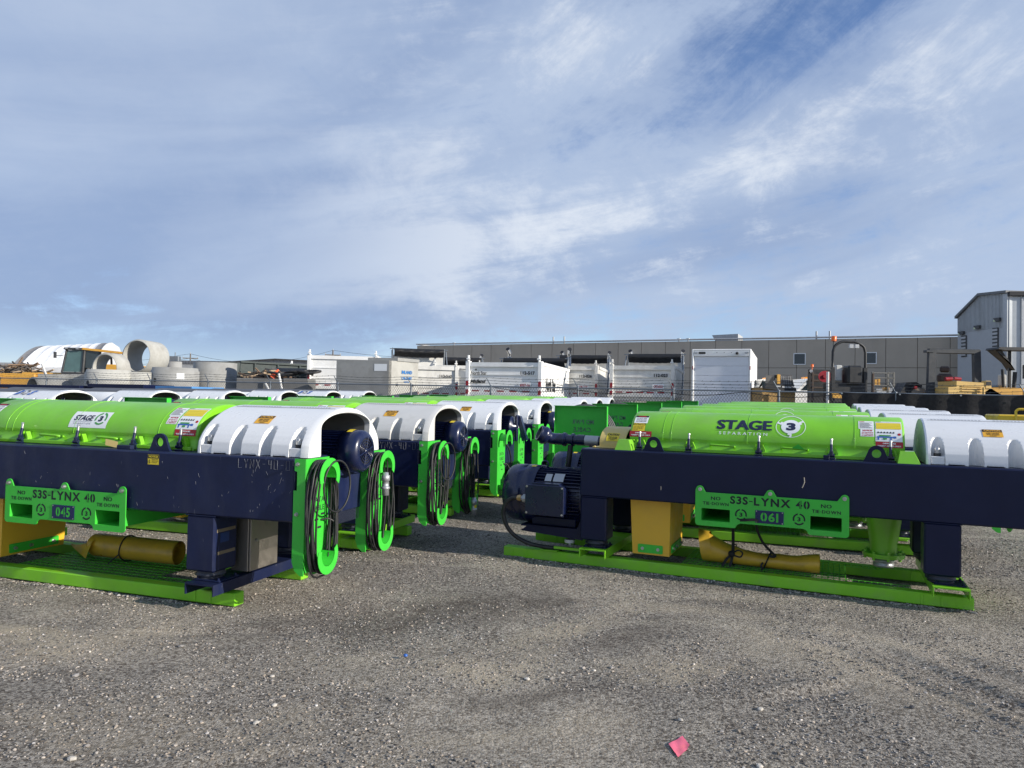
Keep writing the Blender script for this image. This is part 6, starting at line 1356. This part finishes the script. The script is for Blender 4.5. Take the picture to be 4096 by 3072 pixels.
for x in (0, w*.72, w): m.box(x-.03, x+.03, -.03, .03, .3, zf(1488), .005)
part('rack_frame', m, mat('dull_steel', (.16, .16, .15), .7), t); part('stored_item', MB().box(.1, .16, 0, .1, zf(1540), zf(1518)).box(.22, .28, 0, .1, zf(1540), zf(1515)).box(.45, .62, 0, .2, zf(1562), zf(1548), .02), CATY, t)
# forklift-like machine with square frame and seat
Y = 23.5; X0, X1 = ux(3715, Y), ux(3925, Y); zf = lambda v: at(3815, v, Y).z-GB; w = X1-X0
t = thing('compactor', (X0, Y, GB), 0, 'yellow machine with square grey overhead frame, brown seat and louvred hood', 'roller')
GF = mat('grey_frame_paint', (.026, .032, .040), .6, dirt=(.12, .11, .10), damt=.25)
z_t = zf(1395)
part('overhead_frame', MB().prism([(-.04, .9), (.02, z_t-.1), (.03, z_t), (.25, z_t), (.16, .9)], 'y', 0, .14).prism([(w-.17, .9), (w-.24, z_t-.02), (w-.02, z_t-.02), (w+.06, .9)], 'y', 0, .14).box(.03, w-.02, .001, .139, z_t-.16, z_t-.003, .02).box(-.10, .15, -.02, .16, z_t-.14, z_t-.06, .01), GF, t)
part('headrest', MB().box(.69, 1.02, .5, .62, zf(1487), zf(1462), .05), mat('brown_vinyl', (.055, .035, .028), .6), t); part('seat_back', MB().box(.60, 1.10, .45, .65, zf(1530), zf(1492), .07), mat('brown_vinyl', (.055, .035, .028), .6), t)
part('hood', MB().prism([(.22, zf(1578)), (.22, zf(1552)), (.48, zf(1550)), (.48, zf(1527)), (1.37, zf(1532)), (1.60, zf(1555)), (1.95, zf(1580))], 'y', -.7, .3), CATP, t)
m = MB(); [m.box(.62, 1.28, -.73, -.702, zf(1567)+.075*i, zf(1567)+.075*i+.035, .005) for i in range(3)]; part('louvre', m, CATP, t); part('air_intake', MB().box(1.38, 1.58, -.72, -.50, zf(1556), zf(1524), .02), CATP, t); part('intake_mouth', MB().box(1.40, 1.56, -.728, -.722, zf(1541), zf(1526), .006), DARK, t)
part('machine_body', MB().box(.2, w+.1, -.6, .9, .5, zf(1580), .05), CATP, t)
part('fire_extinguisher', MB().cyl((.42, -.2, zf(1518)), (.64, -.2, zf(1516)), .06, n=12).cyl((.70, -.2, zf(1515)), (.92, -.2, zf(1517)), .055, n=12), mat('red_paint', (.28, .012, .025), .4), t)
for xx in (.3, w-.2): wheel(t, xx, 0, .5, .5, .4)
# roller with raised black engine lid
X0 = ux(3600, 24.2); t = thing('trencher', (X0, 24.2, GB), 0, 'low black machine with grey wheel and hoses left of the square frame', 'machine'); zf = lambda v: at(3650, v, 24.2).z-GB
part('black_hood', MB().prism([(0, zf(1575)), (.22, zf(1530)), (.55, zf(1528)), (.75, zf(1540)), (.75, zf(1575))], 'y', 0, .6), mat('black_machine_paint', (.018, .02, .022), .4), t); part('front_wheel', MB().lathe([(0, 0), (0, .26), (.2, .26), (.2, 0)], (.62, -.1, zf(1580)), (0, 1, 0), 24), mat('clay_wheel', (.22, .18, .14), .8), t)
part('hose', MB().tube(bez([(.35, -.05, zf(1560)), (.45, -.1, zf(1540)), (.62, -.1, zf(1545)), (.70, -.05, zf(1570))], 6), .02, 7), BLK, t); part('red_valve', MB().box(.42, .52, -.12, -.02, zf(1555), zf(1545), .01), mat('red_paint', (.28, .012, .025), .4), t); wheel(t, .3, 0, .45, .45, .3)
# canopy machine at the right edge
Y = 23.; X0 = ux(3985, Y); t = thing('paver', (X0, Y, GB), 0, 'yellow machine under a black overhanging canopy at the right edge', 'paver'); zf = lambda v: at(4050, v, Y).z-GB
part('canopy', MB().prism([(0, zf(1398)), (.05, zf(1390)), (1.6, zf(1388)), (1.6, zf(1399)), (.22, zf(1402))], 'y', -.1, .55).prism([(.03, zf(1400)), (.25, zf(1402)), (.68, zf(1480)), (.52, zf(1450))], 'y', .1, .5), mat('black_machine_paint', (.018, .02, .022), .4), t)
part('canopy_post', MB().box(.62, .70, .3, .4, .9, zf(1400), .01).tube([(.24, 0, zf(1575)), (.20, 0, zf(1478))], .045, 8).tube([(.55, 0, zf(1575)), (.60, 0, zf(1488))], .06, 8), mat('black_machine_paint', (.018, .02, .022), .4), t)
part('seat', MB().box(.30, .48, .2, .4, zf(1546), zf(1497), .03), mat('pale_parts', (.5, .5, .48), .5), t); part('yellow_body', MB().prism([(-.48, .5), (-.48, zf(1570)), (-.28, zf(1553)), (1.6, zf(1550)), (1.6, .5)], 'y', -.2, 1.2), CATY, t); part('hopper_pin', MB().cyl((-.60, -.3, 1.0), (-.60, -.3, zf(1553)), .035, n=10).cyl((.62, -.4, 1.0), (.62, -.4, zf(1566)), .05, n=10), CATP, t); part('black_panel', MB().box(.76, .88, -.2, -.1, zf(1515), zf(1460), .01), DGREY, t)
wheel(t, .2, 0, .5, .5, .3)
# yellow platform behind the right row
x, y = L2W(x1_, y1_, A1, 6.65, 8.0); t = thing('yellow_platform', (x, y, ground_z(x, y)), A1, 'yellow steel platform with tubular handrail right of the white covers', 'platform')
YP = mat('safety_yellow', (.72, .48, .03), .45, dirt=DUST, damt=.2); m = MB(); m.box(-.95, 2.2, 0, 1.2, 1.15, 1.46, .02); m.box(-.8, -.65, .1, .25, 0, .95).box(2.0, 2.15, .1, .25, 0, .95).box(-.8, -.65, .9, 1.05, 0, .95); part('platform_deck', m, YP, t)
m = MB()
for a in (-.70, -.12, .46, 1.04): m.tube([(a, -.04, 1.34), (a, -.04, 1.52)]+bez([(a, -.04, 1.52), (a+.03, -.04, 1.555), (a+.10, -.04, 1.56)], 4)+[(a+.36, -.04, 1.56)]+bez([(a+.36, -.04, 1.56), (a+.43, -.04, 1.555), (a+.46, -.04, 1.52)], 4)+[(a+.46, -.04, 1.34)], .020, 8)
part('handrail', m, YP, t); part('dark_drum', MB().cyl((-1.6, .2, 1.20), (-.92, .2, 1.20), .12, n=18), NAVYM, t)
# ------------------------------------------------------------------ buildings and horizon
WALL = mat('taupe_tilt_up_panel', (.42, .372, .305), .85, var=.06, vscale=.35, bump=.15, bscale=8, dirt=(.31, .275, .225), dscale=.5, damt=.4, streak=True)
CAP = mat('pale_parapet_metal', (.55, .55, .54), .5, metal=.3)
A_, B_ = at(1668, 1379, 98), at(3826, 1331, 71); dv = (B_-A_); dv.z = 0; Lw = dv.length; dn_ = dv.normalized(); hw = (A_.z+B_.z)/2; angw = math.atan2(dn_.y, dn_.x)
t = thing('tilt_up_warehouse', (A_.x, A_.y, GB), angw, 'long low taupe warehouse of concrete panels with two square windows', 'warehouse'); h = hw-GB; Lw2 = Lw+8
npan = 25; pw = Lw2/npan; Hh = [0, h*.43, h*.62, h-.25]
wins = []
for uw0, uw1, vw0, vw1 in ((3174, 3223, 1413, 1459), (3463, 3507, 1409, 1456)):
    # distance along the wall where the sight line meets it
    def along(u): r_ = ray(u, 1430); s_ = (A_.y*r_[0]-A_.x*r_[1])/(dn_.x*r_[1]-dn_.y*r_[0]); return s_, (A_.y+dn_.y*s_)
    s0, Ya = along(uw0); s1, Yb = along(uw1); wins.append((s0, s1, at(uw0, vw1, Ya).z-GB, at(uw0, vw0, Ya).z-GB))
for i in range(npan):
    for j in range(3):
        key = 'wp%d' % j; part('wall_panel', lambda j=j: MB().box(.018, pw-.018, 0, .25, Hh[j]+(.018 if j else 0), Hh[j+1]-.018, .02), WALL, t, key, loc=(i*pw, 0, 0))
part('backing_wall', MB().box(0, Lw2, .12, 30, 0, h-.26), mat('panel_joint', (.04, .036, .03), .9), t); part('parapet_cap', MB().box(-.1, Lw2, -.12, .5, h-.14, h, .02).box(-.1, .2, .5, 30, h-.14, h), CAP, t)
for s0, s1, z0_, z1_ in wins:
    wf = part('window', MB().box(s0, s1, -.06, -.01, z0_, z0_+.08).box(s0, s1, -.06, -.01, z1_-.08, z1_).box(s0, s0+.08, -.061, -.01, z0_, z1_).box(s1-.08, s1, -.061, -.01, z0_, z1_), INKW, t); part('pane', MB().box(s0+.07, s1-.07, -.03, -.012, z0_+.07, z1_-.07), GLASS, wf)
def wx(u): return along(u)[0]
part('roof_unit', MB().prism([(wx(2830), h+.1), (wx(2815), h+.85), (wx(2925), h+.95), (wx(2925), h)], 'y', 5, 9), mat('roof_unit_metal', (.45, .46, .46), .5), t)
for u in (2140, 2186, 3254, 3311): part('vent_pipe', MB().cyl((wx(u), 6, h-.3), (wx(u), 6, h+1.15), .10, n=10), ALU, t)
for u in (2669, 2708, 1726): part('roof_cap', MB().cyl((wx(u), 6, h-.3), (wx(u), 6, h+.5), .08, n=8).cyl((wx(u), 6, h+.5), (wx(u), 6, h+.6), .25, n=10), ALU, t)
part('wall_light', MB().box(wx(2675), wx(2686), -.35, -.001, h-2.6, h-2.2, .03), DGREY, t)
# ribbed metal building on the right
MET = mat('grey_metal_cladding', (.42, .45, .475), .45, metal=.2, var=.05, dirt=(.18, .18, .17), dscale=.4, damt=.4, streak=True)
C0 = at(3832, 1274, 68); C1 = at(4030, 1172, 62); t = thing('metal_building', (C0.x, C0.y, GB), math.atan2(C1.y-C0.y, C1.x-C0.x), 'tall grey ribbed metal building with gabled end at the right edge', 'building')
Lm = math.hypot(C1.x-C0.x, C1.y-C0.y); s_r = Lm*.40
def al2(u):
    r_ = ray(u, 1430); dn2 = Vector((C1.x-C0.x, C1.y-C0.y)).normalized(); s_ = (C0.y*r_[0]-C0.x*r_[1])/(dn2.x*r_[1]-dn2.y*r_[0]); return s_, C0.y+dn2.y*s_
s_rg, YR = al2(3918); zE = C0.z-GB; zR = at(3918, 1183, YR).z-GB; zC = C1.z-GB
def roofz(s): return zE+(zR-zE)*s/s_rg if s < s_rg else zR+(zC-zR)*(s-s_rg)/(Lm-s_rg)
z_br = zf_ = at(3850, 1330, al2(3850)[1]).z-GB
n = 38
for i in range(n):
    a, b = Lm*i/n, Lm*(i+1)/n
    part('cladding_sheet', MB().prism([(a, z_br), (b, z_br), (b, roofz(b)), (a, roofz(a))], 'y', 0, .06).prism([(a, z_br), (a+.07, z_br), (a+.07, roofz(a+.07)), (a, roofz(a))], 'y', -.05, 0), MET, t)
part('smooth_wall', MB().box(0, Lm, -.02, .08, 3.4, z_br, .01), mat('smooth_grey_panel', (.36, .385, .41), .5, var=.03), t); m = MB(); [m.box(0, Lm, -.10+.06*(i % 2), .08, 2.4+.2*i, 2.6+.2*i) for i in range(5)]; part('dark_ribbed_band', m, mat('charcoal_cladding', (.055, .056, .06), .5), t); part('base_wall', MB().box(0, Lm, -.02, .08, 0, 2.4), MET, t)
part('roof_trim', MB().prism([(-.15, zE+.0), (s_rg, zR), (Lm+.1, zC), (Lm+.1, zC+.22), (s_rg, zR+.22), (-.15, zE+.22)], 'y', -.25, 12), mat('roof_trim_grey', (.13, .14, .15), .5), t); part('corner_trim', MB().box(Lm-.5, Lm+.05, -.07, .1, 2.2, zC-.02, .01), MET, t)
part('side_wall', MB().box(Lm, Lm+.1, .1, 22, 0, zC), MET, t); part('left_side_wall', MB().box(0, .1, .1, 22, 0, zE), MET, t)
for u, v in ((3840, 1335), (3903, 1312), (3982, 1282)): s_, Yq = al2(u); zq = at(u, v, Yq).z-GB; wl2 = part('wall_light', MB().prism([(s_, zq+.18), (s_+.7, zq+.18), (s_+.7, zq-.12), (s_+.35, zq-.16)], 'y', -.28, -.06), DGREY, t); part('lamp_lens', MB().box(s_+.0, s_+.3, -.26, -.1, zq-.12, zq+.02, .02), mat('lamp_lens_pale', (.6, .7, .45), .3), wl2)
for u, v in ((3858, 1385), (3984, 1356)): s_, Yq = al2(u); zq = at(u, v, Yq).z-GB; lv = part('louvre_vent', MB().box(s_-.35, s_+.35, -.10, -.021, zq-1.0, zq+1.0, .02), DGREY, t); m = MB(); [m.box(s_-.28, s_+.28, -.14, -.101, zq-.9+.32*i, zq-.72+.32*i) for i in range(6)]; part('blade', m, ALU, lv)
# face turned to the right: overhead door
t2 = MB(); s3 = Lm
D0 = C1; t = thing('overhead_door_bay', (D0.x+.05, D0.y-.02, GB), rad(-8), 'ribbed grey bay with a glazed overhead door at the far right edge', 'building'); zz_ = zC
part('bay_wall', MB().box(0, 1.7, 0, .3, 0, zz_-.3, .02), MET, t); part('down_pipe', MB().box(1.0, 1.15, -.1, -.001, 0, zz_-.4, .02), ALU, t); part('bay_roof_edge', MB().box(-.05, 9, -.3, .3, zz_-.28, zz_+.1, .03), mat('black_fascia', (.02, .02, .022), .5), t)
for i in range(8): dp_ = part('door_section', MB().box(1.72, 7, .05, .12, .05+i*.95, .95+i*.95, .02), ALU, t); part('pane', MB().box(1.85, 6.8, .04, .049, .2+i*.95, .8+i*.95), GLASS, dp_)
part('upper_bay_wall', MB().box(1.7, 9, .0, .3, 7.66, zz_-.3), MET, t)
# fabric tent
Y = 82; TENT = mat('white_tent_fabric', (.72, .73, .74), .6, var=.05, dirt=(.35, .33, .3), damt=.3); TENTG = mat('grey_tent_fabric', (.17, .17, .175), .6)
EL, ER, RL, RR, FE = at(38, 1470, 95), at(372, 1468, 100), at(200, 1384, 105), at(448, 1369, 110), at(502, 1450, 121)
t = thing('fabric_shelter', (EL.x, EL.y, GB), 0, 'large white fabric storage tent with grey end bands behind the loader', 'tent'); O_ = Vector((EL.x, EL.y, GB))
bx = [0, .10, .24, .38, .52, .66, .80, .90, 1.0]
def roof_pt(a, s): p = EL.lerp(ER, a).lerp(RL.lerp(RR, a), s); p.z += 1.1*math.sin(math.pi*s)*(1 if True else 0)-.05; return p-O_
for i, (a, b) in enumerate(zip(bx, bx[1:])):
    mm_ = TENTG if i in (0, 7) else TENT
    part('roof_bay', MB().grid([[tuple(roof_pt(a+(b-a)*j/4, s/8)-Vector((0, 0, .14*math.sin(math.pi*j/4)))) for s in range(9)] for j in range(5)]), mm_, t)
    p, q = EL.lerp(ER, a)-O_, EL.lerp(ER, b)-O_; part('wall_bay', MB().add([tuple(p), (q.x-.05, q.y, q.z), (q.x-.05, q.y-.2, 1.6), (p.x, p.y-.2, 1.6)], [(0, 1, 2, 3)]), TENTG if i == 0 else mat('tent_wall_fabric', (.36, .37, .39), .6), t)
e, r_, f = ER-O_, RR-O_, FE-O_
part('gable_end', MB().add([(e.x, e.y, 0), tuple(e)]+[tuple(roof_pt(1, s/6)+Vector((.02, 0, 0))) for s in range(1, 7)]+[tuple(r_.lerp(f, .5)+Vector((0, 0, .9))), tuple(f), (f.x, f.y, 0)], [tuple(range(11))]), TENT, t)
part('end_panel', MB().add([(0, 0, 1.6), (0, 0, (EL-O_).z), tuple(RL-O_), (RL.x-O_.x, RL.y-O_.y, 1.6)], [(0, 1, 2, 3)]), TENTG, t)
part('lower_stock', MB().box(1, (ER-O_).x, .5, 3, 0, 1.55, .05), mat('dark_stock', (.05, .05, .055), .8), t)
# far low buildings
Y = 120.; t = thing('ribbed_shed', (ux(718, Y), Y, GB), 0, 'low ribbed grey industrial roofline on the far horizon', 'shed'); zf = lambda v: at(820, v, Y).z-GB; w = ux(922, Y)-ux(718, Y)
part('wall', MB().box(0, w, 0, 10, 0, zf(1458)), mat('far_grey', (.22, .23, .24), .7), t); m = MB(); [m.box(w*i/34, w*(i+.55)/34, -.1, .3, zf(1457), zf(1444)) for i in range(34)]; m.box(0, w, .3, .6, zf(1458), zf(1443)); part('parapet_ribs', m, mat('far_grey2', (.13, .14, .16), .7), t)
t = thing('gabled_shed', (ux(890, 95), 95, GB), 0, 'long grey gabled warehouse behind the green bin', 'warehouse'); zf = lambda v: at(1100, v, 95).z-GB; w = ux(1420, 95)-ux(890, 95)
part('wall', MB().prism([(0, 0), (0, zf(1455)), (w*.40, zf(1438)), (w, zf(1447)), (w, 0)], 'y', 0, 20), mat('shed_wall', (.24, .25, .26), .7), t); part('roof_edge', MB().prism([(-.3, zf(1456)), (w*.40, zf(1438)), (w, zf(1447)), (w, zf(1444)), (w*.40, zf(1434.5)), (-.3, zf(1452.5))], 'y', -.4, 20.2), mat('shed_roof', (.06, .06, .065), .6), t)
part('vent', MB().cyl((ux(1006, 95)-ux(890, 95), 8, zf(1445)), (ux(1006, 95)-ux(890, 95), 8, zf(1426)), .2, n=8), ALU, t)
single('low_wall', MB().box(ux(660, 60), ux(790, 60), 60, 62, GB, at(720, 1462, 60).z), mat('far_grey3', (.30, .31, .32), .7), 'pale low shed wall behind the small concrete ring', 'wall')
# more far sheds to the left
single('far_shed', MB().box(ux(-200, 150), ux(60, 150), 150, 160, GB, at(20, 1450, 150).z), mat('far_grey3', (.30, .31, .32), .7), 'pale far shed behind the timber heap at the left edge', 'shed')
# power line
PW = mat('grey_pole_wood', (.16, .14, .12), .9)
poles = []
for k, (u, v, Y) in enumerate(((762, 1415, 160), (1332, 1401, 150))):
    p = at(u, v, Y); t = thing('power_pole', (p.x, Y, GB), rad(15), ['wooden power pole above the ribbed shed', 'wooden power pole above the white ribbed dump truck'][k], 'pole', 'power poles'); hh = p.z-GB
    part('pole_shaft', MB().cyl((0, 0, 0), (0, 0, hh), .20, .14, n=10), PW, t); part('cross_arm', MB().box(-1.6, 1.6, -.1, .1, hh-1.1, hh-.9).box(-1.3, 1.3, -.1, .1, hh-2.2, hh-2.05), PW, t); part('insulator', MB().cyl((-1.5, 0, hh-.9), (-1.5, 0, hh-.6), .08, n=8).cyl((1.5, 0, hh-.9), (1.5, 0, hh-.6), .08, n=8).cyl((0, 0, hh), (0, 0, hh+.3), .08, n=8), ALU, t); poles.append(p)
pl = at(-300, 1432, 170); pr_ = at(2300, 1372, 140); m = MB()
for a, b in ((pl, poles[0]), (poles[0], poles[1]), (poles[1], pr_)):
    for off in (0, -1.0, -2.0):
        m.tube([a.lerp(b, i/14)+Vector((0, 0, off-2.2*4*(i/14)*(1-i/14))) for i in range(15)], .035, 3)
single('power_line', m, INKK, 'thin overhead power lines crossing the horizon at left', 'cable')
# distant ground beyond the yard
print('objects', len(COL.objects), 'tris', sum(len(o.data.polygons) for o in COL.objects if o.type == 'MESH'))
